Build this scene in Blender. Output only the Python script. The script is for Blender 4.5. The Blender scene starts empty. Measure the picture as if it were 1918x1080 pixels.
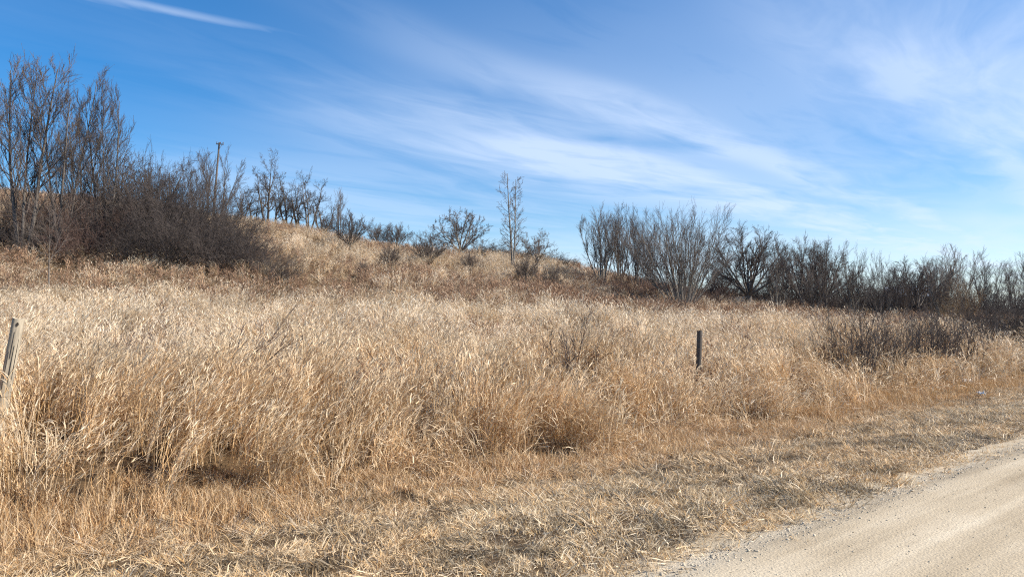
import bpy, math, random
import numpy as np
from mathutils import Vector, Euler

R = math.radians
sc = bpy.context.scene
C = sc.collection

# ------------------------------------------------------------------ camera, sky, sun, exposure
F = 1370.0            # focal length in photograph pixels (1918 wide)
HOR = 590.0           # image row of the horizon
CAM_Z = 1.65
cam = bpy.data.cameras.new('camera')
cam.sensor_fit = 'HORIZONTAL'
cam.angle = 2 * math.atan(959 / F)
cam.clip_start = 0.05
cam.clip_end = 8000
camo = bpy.data.objects.new('camera', cam)
C.objects.link(camo)
camo.location = (0, 0, CAM_Z)
camo.rotation_euler = (R(90) + math.atan((HOR - 540) / F), 0, 0)
sc.camera = camo

SUN_AZ, SUN_EL = 97.0, 38.0     # degrees to the right of the viewing direction, above the horizon
world = bpy.data.worlds.new('World')
sc.world = world
world.use_nodes = True


def build_world():
    nt = world.node_tree
    nt.nodes.clear()
    N, L = nt.nodes.new, nt.links.new
    out = N('ShaderNodeOutputWorld')
    bg = N('ShaderNodeBackground')
    bg.inputs['Strength'].default_value = 0.095
    L(bg.outputs[0], out.inputs[0])
    sky = N('ShaderNodeTexSky')
    sky.sky_type = 'NISHITA'
    sky.sun_disc = False
    sky.sun_elevation = R(SUN_EL)
    sky.sun_rotation = R(SUN_AZ)
    sky.altitude = 200
    sky.air_density = 1.0
    sky.dust_density = 0.2
    sky.ozone_density = 3.0
    hs = N('ShaderNodeHueSaturation')
    hs.inputs['Hue'].default_value = 0.503
    hs.inputs['Saturation'].default_value = 1.45
    hs.inputs['Value'].default_value = 1.07
    L(sky.outputs[0], hs.inputs['Color'])

    def m(op, a, b=None, c=None, clamp=False):
        n = N('ShaderNodeMath')
        n.operation = op
        n.use_clamp = clamp
        for i, v in enumerate((a, b, c)):
            if v is None:
                continue
            if isinstance(v, (int, float)):
                n.inputs[i].default_value = v
            else:
                L(v, n.inputs[i])
        return n.outputs[0]
    tc = N('ShaderNodeTexCoord')
    sep = N('ShaderNodeSeparateXYZ')
    L(tc.outputs['Generated'], sep.inputs[0])
    dz = m('MAXIMUM', sep.outputs[2], 0.02)
    X = m('DIVIDE', sep.outputs[0], dz)
    Y = m('DIVIDE', sep.outputs[1], dz)
    # streak axis of the cirrus: 42 degrees to the right of north
    ca, sa = math.cos(R(42)), math.sin(R(42))
    w = m('ADD', m('MULTIPLY', X, ca), m('MULTIPLY', Y, -sa))     # across the streaks
    v = m('ADD', m('MULTIPLY', X, sa), m('MULTIPLY', Y, ca))      # along the streaks

    def noise(a, b, sx, sy, detail, rough, dist=0.0, z=0.0):
        cb = N('ShaderNodeCombineXYZ')
        L(m('MULTIPLY', a, sx), cb.inputs[0])
        L(m('MULTIPLY', b, sy), cb.inputs[1])
        cb.inputs[2].default_value = z
        n = N('ShaderNodeTexNoise')
        n.inputs['Scale'].default_value = 1.0
        n.inputs['Detail'].default_value = detail
        n.inputs['Roughness'].default_value = rough
        n.inputs['Distortion'].default_value = dist
        L(cb.outputs[0], n.inputs['Vector'])
        return n.outputs['Fac']
    warp = noise(w, v, 0.5, 0.35, 3, 0.5, 0, 3.1)
    ww = m('ADD', w, m('MULTIPLY', m('SUBTRACT', warp, 0.5), 0.8))
    ramp = N('ShaderNodeFloatCurve')
    cu = ramp.mapping.curves[0]
    prof = [(-7, .25), (-5.2, .42), (-4.2, .34), (-3.4, .52), (-2.85, .80), (-2.5, .78), (-2.25, .50), (-1.95, .74), (-1.65, .42),
            (-1.2, .40), (-0.6, .72), (0.2, .62), (1.0, .45)]
    while len(cu.points) < len(prof):
        cu.points.new(0.5, 0.5)
    for p, (a, b) in zip(cu.points, prof):
        p.location = ((a + 7) / 8, b)
    ramp.mapping.update()
    L(m('DIVIDE', m('ADD', ww, 7.0), 8.0, clamp=True), ramp.inputs['Value'])
    n1 = noise(ww, v, 1.15, 0.36, 6, 0.55, 0.8, 0.0)
    n2 = noise(ww, v, 3.6, 1.0, 5, 0.55, 1.2, 7.7)
    n3 = noise(w, v, 0.45, 0.30, 3, 0.5, 0.3, 1.7)
    tex = m('ADD', m('ADD', m('MULTIPLY', n1, 1.1), m('MULTIPLY', n2, 0.5)), m('MULTIPLY', n3, 0.5))
    cov = m('MULTIPLY', ramp.outputs[0], m('MULTIPLY', m('SUBTRACT', tex, 0.56), 1.75, clamp=True), clamp=True)
    near = N('ShaderNodeMapRange')
    near.interpolation_type = 'SMOOTHSTEP'
    near.inputs['From Min'].default_value = 0.9
    near.inputs['From Max'].default_value = 3.4
    near.inputs['To Min'].default_value = 0.12
    L(m('ADD', v, m('MULTIPLY', m('SUBTRACT', n3, 0.5), 2.0)), near.inputs['Value'])
    cov = m('MULTIPLY', cov, near.outputs[0])
    veil = N('ShaderNodeMapRange')          # thin cirrostratus that thickens with distance
    veil.interpolation_type = 'SMOOTHSTEP'
    veil.inputs['From Min'].default_value = 2.0
    veil.inputs['From Max'].default_value = 11.0
    veil.inputs['To Max'].default_value = 0.55
    L(v, veil.inputs['Value'])
    cov = m('MAXIMUM', cov, m('MULTIPLY', veil.outputs[0], m('MULTIPLY', m('ADD', n1, n3), 1.0)))
    # one old contrail
    cx = m('ADD', w, m('MULTIPLY', v, -0.30))
    cx = m('ADD', cx, m('MULTIPLY', m('SUBTRACT', n2, 0.5), 0.10))
    d = m('DIVIDE', m('ADD', cx, 2.72), 0.045)
    g = m('POWER', 2.718, m('MULTIPLY', m('MULTIPLY', d, d), -1.0))
    fade = m('SUBTRACT', 1.0, m('DIVIDE', m('ABSOLUTE', m('SUBTRACT', v, 0.9)), 0.75), clamp=True)
    con = m('MULTIPLY', m('MULTIPLY', g, fade), m('MULTIPLY', m('SUBTRACT', n2, 0.12, clamp=True), 0.95))
    cov = m('MAXIMUM', cov, con)
    mix = N('ShaderNodeMix')
    mix.data_type = 'RGBA'
    L(m('MULTIPLY', cov, 0.92, clamp=True), mix.inputs['Factor'])
    L(hs.outputs[0], mix.inputs[6])
    mix.inputs[7].default_value = (5.5, 6.4, 7.9, 1)
    L(mix.outputs[2], bg.inputs['Color'])


build_world()

sun = bpy.data.lights.new('sun', 'SUN')
sun.energy = 5.0
sun.angle = R(0.55)
sun.color = (1.0, 0.94, 0.85)
suno = bpy.data.objects.new('sun', sun)
C.objects.link(suno)
sd = Vector((math.sin(R(SUN_AZ)) * math.cos(R(SUN_EL)), math.cos(R(SUN_AZ)) * math.cos(R(SUN_EL)), math.sin(R(SUN_EL))))
suno.rotation_euler = sd.to_track_quat('Z', 'Y').to_euler()
suno.location = sd * 60

sc.view_settings.view_transform = 'Standard'
sc.view_settings.look = 'None'
sc.view_settings.gamma = 1
sc.view_settings.exposure = 0.65
sc.view_settings.use_curve_mapping = False
sc.render.engine = 'CYCLES'
sc.cycles.use_denoising = False
world.cycles.sampling_method = 'NONE'
sc.cycles.max_bounces = 5
sc.cycles.diffuse_bounces = 4
sc.cycles.glossy_bounces = 1
sc.cycles.transmission_bounces = 3
sc.cycles.transparent_max_bounces = 4
sc.cycles.sample_clamp_indirect = 3.0
sc.cycles.filter_width = 1.15
sc.render.use_motion_blur = False

# ------------------------------------------------------------------ helpers


def rng(seed):
    return np.random.default_rng(seed)


def tag(o, label=None, cat=None, group=None, kind=None):
    if label:
        o['label'] = label
    if cat:
        o['category'] = cat
    if group:
        o['group'] = group
    if kind:
        o['kind'] = kind
    return o


def hash2(ix, iy, seed):
    n = (ix.astype(np.int64) * 374761393 + iy.astype(np.int64) * 668265263 + seed * 1442695041) & 0xFFFFFFFF
    n = ((n ^ (n >> 13)) * 1274126177) & 0xFFFFFFFF
    return ((n ^ (n >> 16)) & 0xFFFFFF) / float(0xFFFFFF)


def vnoise(x, y, seed=0):
    x = np.asarray(x, float)
    y = np.asarray(y, float)
    ix, iy = np.floor(x), np.floor(y)
    fx, fy = x - ix, y - iy
    fx = fx * fx * (3 - 2 * fx)
    fy = fy * fy * (3 - 2 * fy)
    a, b = hash2(ix, iy, seed), hash2(ix + 1, iy, seed)
    c, d = hash2(ix, iy + 1, seed), hash2(ix + 1, iy + 1, seed)
    return (a * (1 - fx) + b * fx) * (1 - fy) + (c * (1 - fx) + d * fx) * fy


def fbm(x, y, seed=0, o=3):
    r, a, t = 0, 1.0, 0
    for i in range(o):
        r = r + a * vnoise(x * 2 ** i, y * 2 ** i, seed + i * 17)
        t += a
        a *= 0.5
    return r / t


def sstep(a, b, x):
    t = np.clip((np.asarray(x, float) - a) / (b - a), 0, 1)
    return t * t * (3 - 2 * t)


def mesh_obj(name, v, f, mat=None, parent=None, smooth=False, link=True):
    me = bpy.data.meshes.new(name)
    me.from_pydata([tuple(p) for p in v], [], [tuple(q) for q in f])
    me.update()
    if smooth:
        me.polygons.foreach_set('use_smooth', [True] * len(me.polygons))
    if mat:
        me.materials.append(mat)
    o = bpy.data.objects.new(name, me)
    if link:
        C.objects.link(o)
    if parent:
        o.parent = parent
    return o


def fast_mesh(name, V, Q, mat=None, smooth=False, cols=None):
    """V (n,3); Q (m,k) with k = 3 or 4."""
    me = bpy.data.meshes.new(name)
    k = Q.shape[1]
    me.vertices.add(len(V))
    me.vertices.foreach_set('co', np.ascontiguousarray(V, np.float32).ravel())
    me.loops.add(Q.size)
    me.loops.foreach_set('vertex_index', np.ascontiguousarray(Q, np.int32).ravel())
    me.polygons.add(len(Q))
    me.polygons.foreach_set('loop_start', np.arange(0, Q.size, k, dtype=np.int32))
    me.polygons.foreach_set('loop_total', np.full(len(Q), k, np.int32))
    if smooth:
        me.polygons.foreach_set('use_smooth', np.ones(len(Q), bool))
    me.update(calc_edges=True)
    if cols is not None:
        a = me.attributes.new('bc', 'FLOAT_COLOR', 'POINT')
        cc = np.ones((len(V), 4), np.float32)
        cc[:, :3] = cols
        a.data.foreach_set('color', cc.ravel())
    if mat:
        me.materials.append(mat)
    return me


# ------------------------------------------------------------------ materials
def new_mat(name):
    mt = bpy.data.materials.new(name)
    mt.use_nodes = True
    nt = mt.node_tree
    b = nt.nodes['Principled BSDF']
    return mt, nt, b, nt.nodes.new, nt.links.new


def ramp_node(nt, stops):
    r = nt.nodes.new('ShaderNodeValToRGB')
    e = r.color_ramp.elements
    while len(e) < len(stops):
        e.new(0.5)
    for q, (p, c) in zip(e, stops):
        q.position = p
        q.color = (*c, 1)
    return r


def noise_node(nt, scale, detail=4, rough=0.55, vec=None, dist=0):
    n = nt.nodes.new('ShaderNodeTexNoise')
    n.inputs['Scale'].default_value = scale
    n.inputs['Detail'].default_value = detail
    n.inputs['Roughness'].default_value = rough
    n.inputs['Distortion'].default_value = dist
    if vec is not None:
        nt.links.new(vec, n.inputs['Vector'])
    return n


def grass_mat(name, trans=0.32, rough=0.5, spec=0.35):
    """blade colour (per blade) times the tint of the clump"""
    mt, nt, b, N, L = new_mat(name)
    a = N('ShaderNodeAttribute')
    a.attribute_name = 'bc'
    t = N('ShaderNodeAttribute')
    t.attribute_type = 'INSTANCER'
    t.attribute_name = 'tint'
    mx = N('ShaderNodeMix')
    mx.data_type = 'RGBA'
    mx.blend_type = 'MULTIPLY'
    mx.inputs['Factor'].default_value = 1
    L(a.outputs['Color'], mx.inputs[6])
    L(t.outputs['Color'], mx.inputs[7])
    L(mx.outputs[2], b.inputs['Base Color'])
    b.inputs['Roughness'].default_value = rough
    b.inputs['Specular IOR Level'].default_value = spec
    tr = N('ShaderNodeBsdfTranslucent')
    L(mx.outputs[2], tr.inputs['Color'])
    ms = N('ShaderNodeMixShader')
    ms.inputs[0].default_value = trans
    L(b.outputs[0], ms.inputs[1])
    L(tr.outputs[0], ms.inputs[2])
    L(ms.outputs[0], nt.nodes['Material Output'].inputs['Surface'])
    return mt


def bark_mat(name, c0, c1, scale=6.0):
    mt, nt, b, N, L = new_mat(name)
    tc = N('ShaderNodeTexCoord')
    geo = N('ShaderNodeNewGeometry')
    oi = N('ShaderNodeObjectInfo')
    mp = N('ShaderNodeMapping')
    mp.inputs['Scale'].default_value = (1, 1, 0.25)
    L(geo.outputs['Position'], mp.inputs[0])
    n = noise_node(nt, scale, 5, 0.65, mp.outputs[0])
    r = ramp_node(nt, [(0.3, c0), (0.72, c1)])
    L(n.outputs['Fac'], r.inputs[0])
    hs = N('ShaderNodeHueSaturation')
    mr = N('ShaderNodeMapRange')
    mr.inputs['To Min'].default_value = 0.8
    mr.inputs['To Max'].default_value = 1.2
    L(oi.outputs['Random'], mr.inputs[0])
    L(mr.outputs[0], hs.inputs['Value'])
    L(r.outputs[0], hs.inputs['Color'])
    L(hs.outputs[0], b.inputs['Base Color'])
    b.inputs['Roughness'].default_value = 0.8
    b.inputs['Specular IOR Level'].default_value = 0.25
    bp = N('ShaderNodeBump')
    bp.inputs['Strength'].default_value = 0.5
    bp.inputs['Distance'].default_value = 0.02
    L(n.outputs['Fac'], bp.inputs['Height'])
    L(bp.outputs[0], b.inputs['Normal'])
    return mt


M = {}
M['grass'] = grass_mat('dry_grass', 0.22)
M['weed'] = grass_mat('dead_weed', 0.12, 0.75, 0.2)
M['stone'] = grass_mat('limestone_pebble', 0.0, 0.85, 0.25)
M['bark'] = bark_mat('grey_brown_bark', (0.080, 0.067, 0.056), (0.21, 0.178, 0.148))
M['bark_pale'] = bark_mat('pale_grey_bark', (0.15, 0.13, 0.105), (0.33, 0.29, 0.24))
M['twig'] = bark_mat('brown_twig', (0.090, 0.069, 0.058), (0.18, 0.140, 0.115))
M['twig_dark'] = bark_mat('dark_twig', (0.055, 0.043, 0.037), (0.12, 0.095, 0.082))
M['twig_red'] = bark_mat('red_brown_twig', (0.095, 0.058, 0.045), (0.165, 0.105, 0.082))
M['twig_tan'] = bark_mat('tan_twig', (0.20, 0.13, 0.07), (0.30, 0.21, 0.12))


def mat_ground():
    mt, nt, b, N, L = new_mat('dead_thatch_soil')
    geo = N('ShaderNodeNewGeometry')
    n1 = noise_node(nt, 0.35, 5, 0.6, geo.outputs['Position'])
    n2 = noise_node(nt, 9.0, 6, 0.7, geo.outputs['Position'])
    r1 = ramp_node(nt, [(0.30, (0.085, 0.055, 0.032)), (0.62, (0.19, 0.13, 0.075))])
    L(n1.outputs['Fac'], r1.inputs[0])
    r2 = ramp_node(nt, [(0.28, (0.30, 0.26, 0.22)), (0.75, (1.25, 1.2, 1.1))])
    L(n2.outputs['Fac'], r2.inputs[0])
    mx = N('ShaderNodeMix')
    mx.data_type = 'RGBA'
    mx.blend_type = 'MULTIPLY'
    mx.inputs['Factor'].default_value = 0.8
    L(r1.outputs[0], mx.inputs[6])
    L(r2.outputs[0], mx.inputs[7])
    L(mx.outputs[2], b.inputs['Base Color'])
    b.inputs['Roughness'].default_value = 0.95
    b.inputs['Specular IOR Level'].default_value = 0.1
    bp = N('ShaderNodeBump')
    bp.inputs['Strength'].default_value = 0.8
    bp.inputs['Distance'].default_value = 0.06
    L(n2.outputs['Fac'], bp.inputs['Height'])
    L(bp.outputs[0], b.inputs['Normal'])
    return mt


def mat_road():
    mt, nt, b, N, L = new_mat('packed_limestone_gravel')
    tc = N('ShaderNodeTexCoord')
    mp = N('ShaderNodeMapping')          # object x runs along the road, y across it
    mp.inputs['Scale'].default_value = (0.05, 1.0, 1.0)
    L(tc.outputs['Object'], mp.inputs[0])
    streak = noise_node(nt, 2.6, 5, 0.6, mp.outputs[0], 0.3)
    patch = noise_node(nt, 0.55, 4, 0.6, tc.outputs['Object'])
    fine = noise_node(nt, 48.0, 7, 0.82, tc.outputs['Object'])
    vor = N('ShaderNodeTexVoronoi')
    vor.inputs['Scale'].default_value = 55
    L(tc.outputs['Object'], vor.inputs['Vector'])
    r = ramp_node(nt, [(0.36, (0.36, 0.28, 0.18)), (0.50, (0.49, 0.395, 0.268)), (0.64, (0.61, 0.51, 0.365))])
    ad = N('ShaderNodeMath')
    ad.operation = 'MULTIPLY_ADD'
    ad.inputs[1].default_value = 0.68
    L(streak.outputs['Fac'], ad.inputs[0])
    m2 = N('ShaderNodeMath')
    m2.operation = 'MULTIPLY'
    m2.inputs[1].default_value = 0.32
    L(patch.outputs['Fac'], m2.inputs[0])
    L(m2.outputs[0], ad.inputs[2])
    L(ad.outputs[0], r.inputs[0])
    r2 = ramp_node(nt, [(0.30, (0.62, 0.59, 0.55)), (0.47, (0.97, 0.97, 0.97)), (0.70, (1.28, 1.26, 1.2))])
    L(fine.outputs['Fac'], r2.inputs[0])
    mx = N('ShaderNodeMix')
    mx.data_type = 'RGBA'
    mx.blend_type = 'MULTIPLY'
    mx.inputs['Factor'].default_value = 0.85
    L(r.outputs[0], mx.inputs[6])
    L(r2.outputs[0], mx.inputs[7])
    L(mx.outputs[2], b.inputs['Base Color'])
    b.inputs['Roughness'].default_value = 0.92
    b.inputs['Specular IOR Level'].default_value = 0.15
    bp = N('ShaderNodeBump')
    bp.inputs['Strength'].default_value = 0.55
    bp.inputs['Distance'].default_value = 0.012
    L(fine.outputs['Fac'], bp.inputs['Height'])
    bp2 = N('ShaderNodeBump')
    bp2.inputs['Strength'].default_value = 0.35
    bp2.inputs['Distance'].default_value = 0.01
    bp2.invert = True
    L(vor.outputs['Distance'], bp2.inputs['Height'])
    L(bp.outputs[0], bp2.inputs['Normal'])
    L(bp2.outputs[0], b.inputs['Normal'])
    return mt


def mat_plain(name, c, rough=0.7, var=0.25, scale=12, zs=1.0):
    mt, nt, b, N, L = new_mat(name)
    tc = N('ShaderNodeTexCoord')
    mp = N('ShaderNodeMapping')
    mp.inputs['Scale'].default_value = (1, 1, zs)
    L(tc.outputs['Object'], mp.inputs[0])
    n = noise_node(nt, scale, 6, 0.65, mp.outputs[0])
    lo = tuple(x * (1 - var) for x in c)
    hi = tuple(min(1, x * (1 + var)) for x in c)
    r = ramp_node(nt, [(0.3, lo), (0.7, hi)])
    L(n.outputs['Fac'], r.inputs[0])
    L(r.outputs[0], b.inputs['Base Color'])
    b.inputs['Roughness'].default_value = rough
    bp = N('ShaderNodeBump')
    bp.inputs['Strength'].default_value = 0.6
    bp.inputs['Distance'].default_value = 0.008
    L(n.outputs['Fac'], bp.inputs['Height'])
    L(bp.outputs[0], b.inputs['Normal'])
    return mt


M['ground'] = mat_ground()
M['road'] = mat_road()
M['post_grey'] = mat_plain('weathered_grey_wood', (0.36, 0.30, 0.215), 0.85, 0.5, 16, 0.12)
M['post_end'] = mat_plain('sawn_end_grain', (0.40, 0.32, 0.22), 0.85, 0.3, 40)
M['post_dark'] = mat_plain('dark_weathered_wood', (0.085, 0.07, 0.058), 0.85, 0.4, 16, 0.15)
M['crack'] = mat_plain('dark_wood_split', (0.035, 0.028, 0.022), 0.95, 0.2, 30)
M['metal'] = mat_plain('rusty_wire', (0.16, 0.11, 0.08), 0.6, 0.4, 40)
M['pole'] = mat_plain('creosoted_pole_wood', (0.16, 0.125, 0.10), 0.85, 0.3, 4, 0.2)
M['ceramic'] = mat_plain('brown_glazed_ceramic', (0.09, 0.05, 0.035), 0.25, 0.2, 10)
M['grey_tank'] = mat_plain('grey_painted_steel', (0.22, 0.23, 0.24), 0.5, 0.15, 6)
M['shed_wall'] = mat_plain('pale_blue_grey_siding', (0.42, 0.46, 0.50), 0.7, 0.12, 3)
M['shed_roof'] = mat_plain('galvanised_roof', (0.55, 0.60, 0.66), 0.45, 0.15, 2)
M['shed_dark'] = mat_plain('dark_door_paint', (0.06, 0.055, 0.05), 0.7, 0.2, 4)
M['white'] = mat_plain('off_white_scrap', (0.80, 0.74, 0.64), 0.7, 0.12, 20)

# ------------------------------------------------------------------ terrain
DX, DY = 0.7705, 0.6374          # direction of the road
EDGE = 3.04                      # distance from the camera to the road's near grass edge


def st(x, y):
    return -DY * x + DX * y - EDGE, DX * x + DY * y


def xy(s, t):
    s = np.asarray(s, float) + EDGE
    return -DY * s + DX * t, DX * s + DY * t


U_K = [-1.2, -0.70, -0.45, -0.35, -0.26, -0.19, -0.09, 0.03, 0.075, 0.12, 0.20, 0.30, 0.50, 0.70, 1.2]
ZC_K = [20.0, 16.6, 14.2, 12.7, 11.6, 9.9, 9.2, 8.2, 7.6, 6.3, 4.8, 3.4, 2.0, 1.3, 1.0]
UF_K = [-1.2, -0.7, -0.33, -0.12, 0.07, 0.24, 0.47, 0.7, 1.2]
ZF_K = [2.8, 2.2, 1.65, 1.6, 1.3, 0.95, 0.45, 0.15, 0.0]


def height(x, y):
    x = np.asarray(x, float)
    y = np.asarray(y, float)
    s, t = st(x, y)
    # verge and ditch
    z = -0.09 * sstep(-0.3, 0.4, s) - 0.36 * sstep(0.4, 4.6, s) + 0.38 * sstep(4.8, 9.0, s)
    u = np.clip(x / np.maximum(y, 10), -1.2, 1.2)
    f = np.interp(u, UF_K, ZF_K)
    c = 0.25 * np.interp(u - 0.03, U_K, ZC_K) + 0.5 * np.interp(u, U_K, ZC_K) + 0.25 * np.interp(u + 0.03, U_K, ZC_K)
    fr = np.clip((y - 13) / 27, 0, 1) ** 1.25 * sstep(6, 16, s)
    z = z + f * fr
    q = np.clip((y - 40) / 50, 0, 1)
    z = z + (c - f) * (0.5 * q + 0.5 * np.sin(q * math.pi / 2))
    back = np.clip((y - 92) / 160, 0, 1)
    z = z - np.maximum(c - 0.5, 0) * 0.8 * (back * back * (3 - 2 * back))
    # unevenness, none on the road
    am = sstep(0.6, 3.0, s)
    z = z + am * (0.10 * (fbm(x * 0.45, y * 0.45, 5) - 0.5) + 0.05 * (vnoise(x * 1.7, y * 1.7, 9) - 0.5))
    z = z + sstep(8, 25, s) * 0.5 * (fbm(x * 0.09, y * 0.09, 21) - 0.5)
    # other side of the road
    z = z - 0.35 * sstep(-6.6, -10, s)
    return z


def build_ground():
    n = 360
    a = np.linspace(-1, 1, n)
    k = 7.2
    gx = np.sinh(a * k) / np.sinh(k) * 3500
    gy = np.sinh(a * k) / np.sinh(k) * 3500 + 12
    X, Y = np.meshgrid(gx, gy)
    Z = height(X, Y)
    s, _ = st(X, Y)
    Z = np.where((s < -0.02) & (s > -6.6), -0.03, Z)
    V = np.stack([X, Y, Z], -1).reshape(-1, 3)
    i = np.arange(n * n).reshape(n, n)
    Q = np.stack([i[:-1, :-1], i[:-1, 1:], i[1:, 1:], i[1:, :-1]], -1).reshape(-1, 4)
    o = bpy.data.objects.new('ground', fast_mesh('ground', V, Q, M['ground'], True))
    C.objects.link(o)
    tag(o, 'rough ground of dead thatch and soil rising to a low hill', 'ground', None, 'structure')
    return o


build_ground()


def build_road():
    # local x along the road, local y across it (0 = camera-side reference, + towards the field edge)
    tt = np.concatenate([np.linspace(-60, -4, 60), np.linspace(-3.9, 30, 240), np.linspace(30.5, 400, 120)])
    ss = np.concatenate([np.linspace(-6.6, -4.2, 10), np.linspace(-4.1, 0.55, 70)])
    T, S = np.meshgrid(tt, ss)
    wob = 0.10 * (fbm(T * 0.9, T * 0 + 3, 31) - 0.5) + 0.10 * (vnoise(T * 4, T * 0, 33) - 0.5)
    Se = S + np.where(S > -0.3, wob * (S + 0.3) / 0.6, 0)
    crown = 0.03 * (1 - ((S + 3.2) / 3.4) ** 2)
    z = 0.012 + crown + 0.012 * (fbm(S * 3.2, T * 0.12, 41) - 0.5) + 0.004 * (vnoise(S * 14, T * 3, 43) - 0.5)
    z = z - 0.085 * sstep(-0.25, 0.30, S)
    wx, wy = DX * T - DY * (Se + EDGE), DY * T + DX * (Se + EDGE)
    z = np.where(S > -0.4, np.maximum(z, height(wx, wy) + 0.012), z)
    z = z - 0.03 * sstep(0.44, 0.55, S)
    V = np.stack([T, Se + EDGE, z], -1).reshape(-1, 3)
    n, m = S.shape
    i = np.arange(n * m).reshape(n, m)
    Q = np.stack([i[:-1, :-1], i[:-1, 1:], i[1:, 1:], i[1:, :-1]], -1).reshape(-1, 4)
    o = bpy.data.objects.new('road', fast_mesh('road', V, Q, M['road'], True))
    C.objects.link(o)
    o.rotation_euler = (0, 0, math.atan2(DY, DX))
    tag(o, 'pale tan gravel road crossing the lower right corner', 'road', None, 'structure')


build_road()

# ------------------------------------------------------------------ scattering of uncountable stuff


def scatter(name, protos, P, rot, scl, idx, tint, label, cat):
    """one object: points that carry a clump each (geometry nodes instances of clump meshes)"""
    n = len(P)
    me = bpy.data.meshes.new(name)
    me.vertices.add(n)
    me.vertices.foreach_set('co', np.ascontiguousarray(P, np.float32).ravel())
    a = me.attributes.new('rot', 'FLOAT_VECTOR', 'POINT')
    a.data.foreach_set('vector', np.ascontiguousarray(rot, np.float32).ravel())
    a = me.attributes.new('scl', 'FLOAT_VECTOR', 'POINT')
    a.data.foreach_set('vector', np.ascontiguousarray(scl, np.float32).ravel())
    a = me.attributes.new('idx', 'INT', 'POINT')
    a.data.foreach_set('value', np.ascontiguousarray(idx, np.int32))
    a = me.attributes.new('tint', 'FLOAT_COLOR', 'POINT')
    t4 = np.ones((n, 4), np.float32)
    t4[:, :3] = tint
    a.data.foreach_set('color', t4.ravel())
    me.materials.append(protos[0].materials[0])
    o = bpy.data.objects.new(name, me)
    C.objects.link(o)
    ng = bpy.data.node_groups.new(name, 'GeometryNodeTree')
    ng.interface.new_socket('Geometry', in_out='INPUT', socket_type='NodeSocketGeometry')
    ng.interface.new_socket('Geometry', in_out='OUTPUT', socket_type='NodeSocketGeometry')
    N, L = ng.nodes.new, ng.links.new
    gi, go = N('NodeGroupInput'), N('NodeGroupOutput')
    iop = N('GeometryNodeInstanceOnPoints')
    iop.inputs['Pick Instance'].default_value = True
    jn = N('GeometryNodeJoinGeometry')
    for q, pm in enumerate(protos):
        po = bpy.data.objects.new(name + '_clump', pm)
        oi = N('GeometryNodeObjectInfo')
        oi.inputs['Object'].default_value = po
        g2 = N('GeometryNodeGeometryToInstance')
        L(oi.outputs['Geometry'], g2.inputs[0])
        L(g2.outputs[0], jn.inputs[0])
    L(jn.outputs[0], iop.inputs['Instance'])
    L(gi.outputs[0], iop.inputs['Points'])

    def attr(nm, dt):
        q = N('GeometryNodeInputNamedAttribute')
        q.data_type = dt
        q.inputs['Name'].default_value = nm
        return q.outputs['Attribute']
    L(attr('idx', 'INT'), iop.inputs['Instance Index'])
    e2r = N('FunctionNodeEulerToRotation')
    L(attr('rot', 'FLOAT_VECTOR'), e2r.inputs[0])
    L(e2r.outputs[0], iop.inputs['Rotation'])
    L(attr('scl', 'FLOAT_VECTOR'), iop.inputs['Scale'])
    L(iop.outputs[0], go.inputs[0])
    md = o.modifiers.new('scatter', 'NODES')
    md.node_group = ng
    tag(o, label, cat, None, 'stuff')
    return o


def ribbons(r, base, az, th0, dth, Ln, W, segs=4, tip=0.15, twist=None, power=1.4):
    """bent ribbons: base (B,3), az heading, th0 tilt from vertical, dth added tilt at the tip"""
    B = len(base)
    q = np.linspace(0, 1, segs + 1)
    th = th0[:, None] + dth[:, None] * q[None, :] ** power
    az2 = az[:, None] + np.cumsum(r.normal(0, 0.28, (B, segs + 1)), 1)
    th = th + np.cumsum(r.normal(0, 0.10, (B, segs + 1)), 1)
    brk = (r.uniform(0, 1, B) < 0.16)[:, None] * (q[None, :] > r.uniform(0.35, 0.8, (B, 1)))
    th = th + brk * r.uniform(0.5, 1.5, (B, 1))
    dx = np.sin(th) * np.cos(az2)
    dy = np.sin(th) * np.sin(az2)
    dz = np.cos(th)
    d = np.stack([dx, dy, dz], -1) * (Ln / segs)[:, None, None]
    p = np.concatenate([np.zeros((B, 1, 3)), np.cumsum(d[:, :-1], 1)], 1) + base[:, None, :]
    tw = r.uniform(0, math.pi, B) if twist is None else twist
    side = np.stack([-np.sin(az + tw), np.cos(az + tw), 0.35 * r.normal(size=B)], -1)
    side /= np.linalg.norm(side, axis=1)[:, None]
    wq = np.where(q < 0.45, 1.0, 1 - (1 - tip) * (q - 0.45) / 0.55)
    off = side[:, None, :] * (W[:, None] * wq[None, :] * 0.5)[:, :, None]
    V = np.stack([p - off, p + off], 2)            # B, n, 2, 3
    n = segs + 1
    i = np.arange(B * n * 2).reshape(B, n, 2)
    Q = np.stack([i[:, :-1, 0], i[:, :-1, 1], i[:, 1:, 1], i[:, 1:, 0]], -1).reshape(-1, 4)
    return V.reshape(-1, 3), Q, n * 2, p


def pack(parts):
    """[(V, Q, cols per vertex)] -> one"""
    Vs, Qs, Cs, o = [], [], [], 0
    for V, Q, c in parts:
        Vs.append(V)
        Qs.append(Q + o)
        Cs.append(c)
        o += len(V)
    return np.concatenate(Vs), np.concatenate(Qs), np.concatenate(Cs)


def pick_cols(r, n, pal, jitter=0.12):
    pal = np.array(pal)
    c = pal[r.integers(0, len(pal), n)]
    return c * r.uniform(1 - jitter, 1 + jitter, (n, 1))


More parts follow.
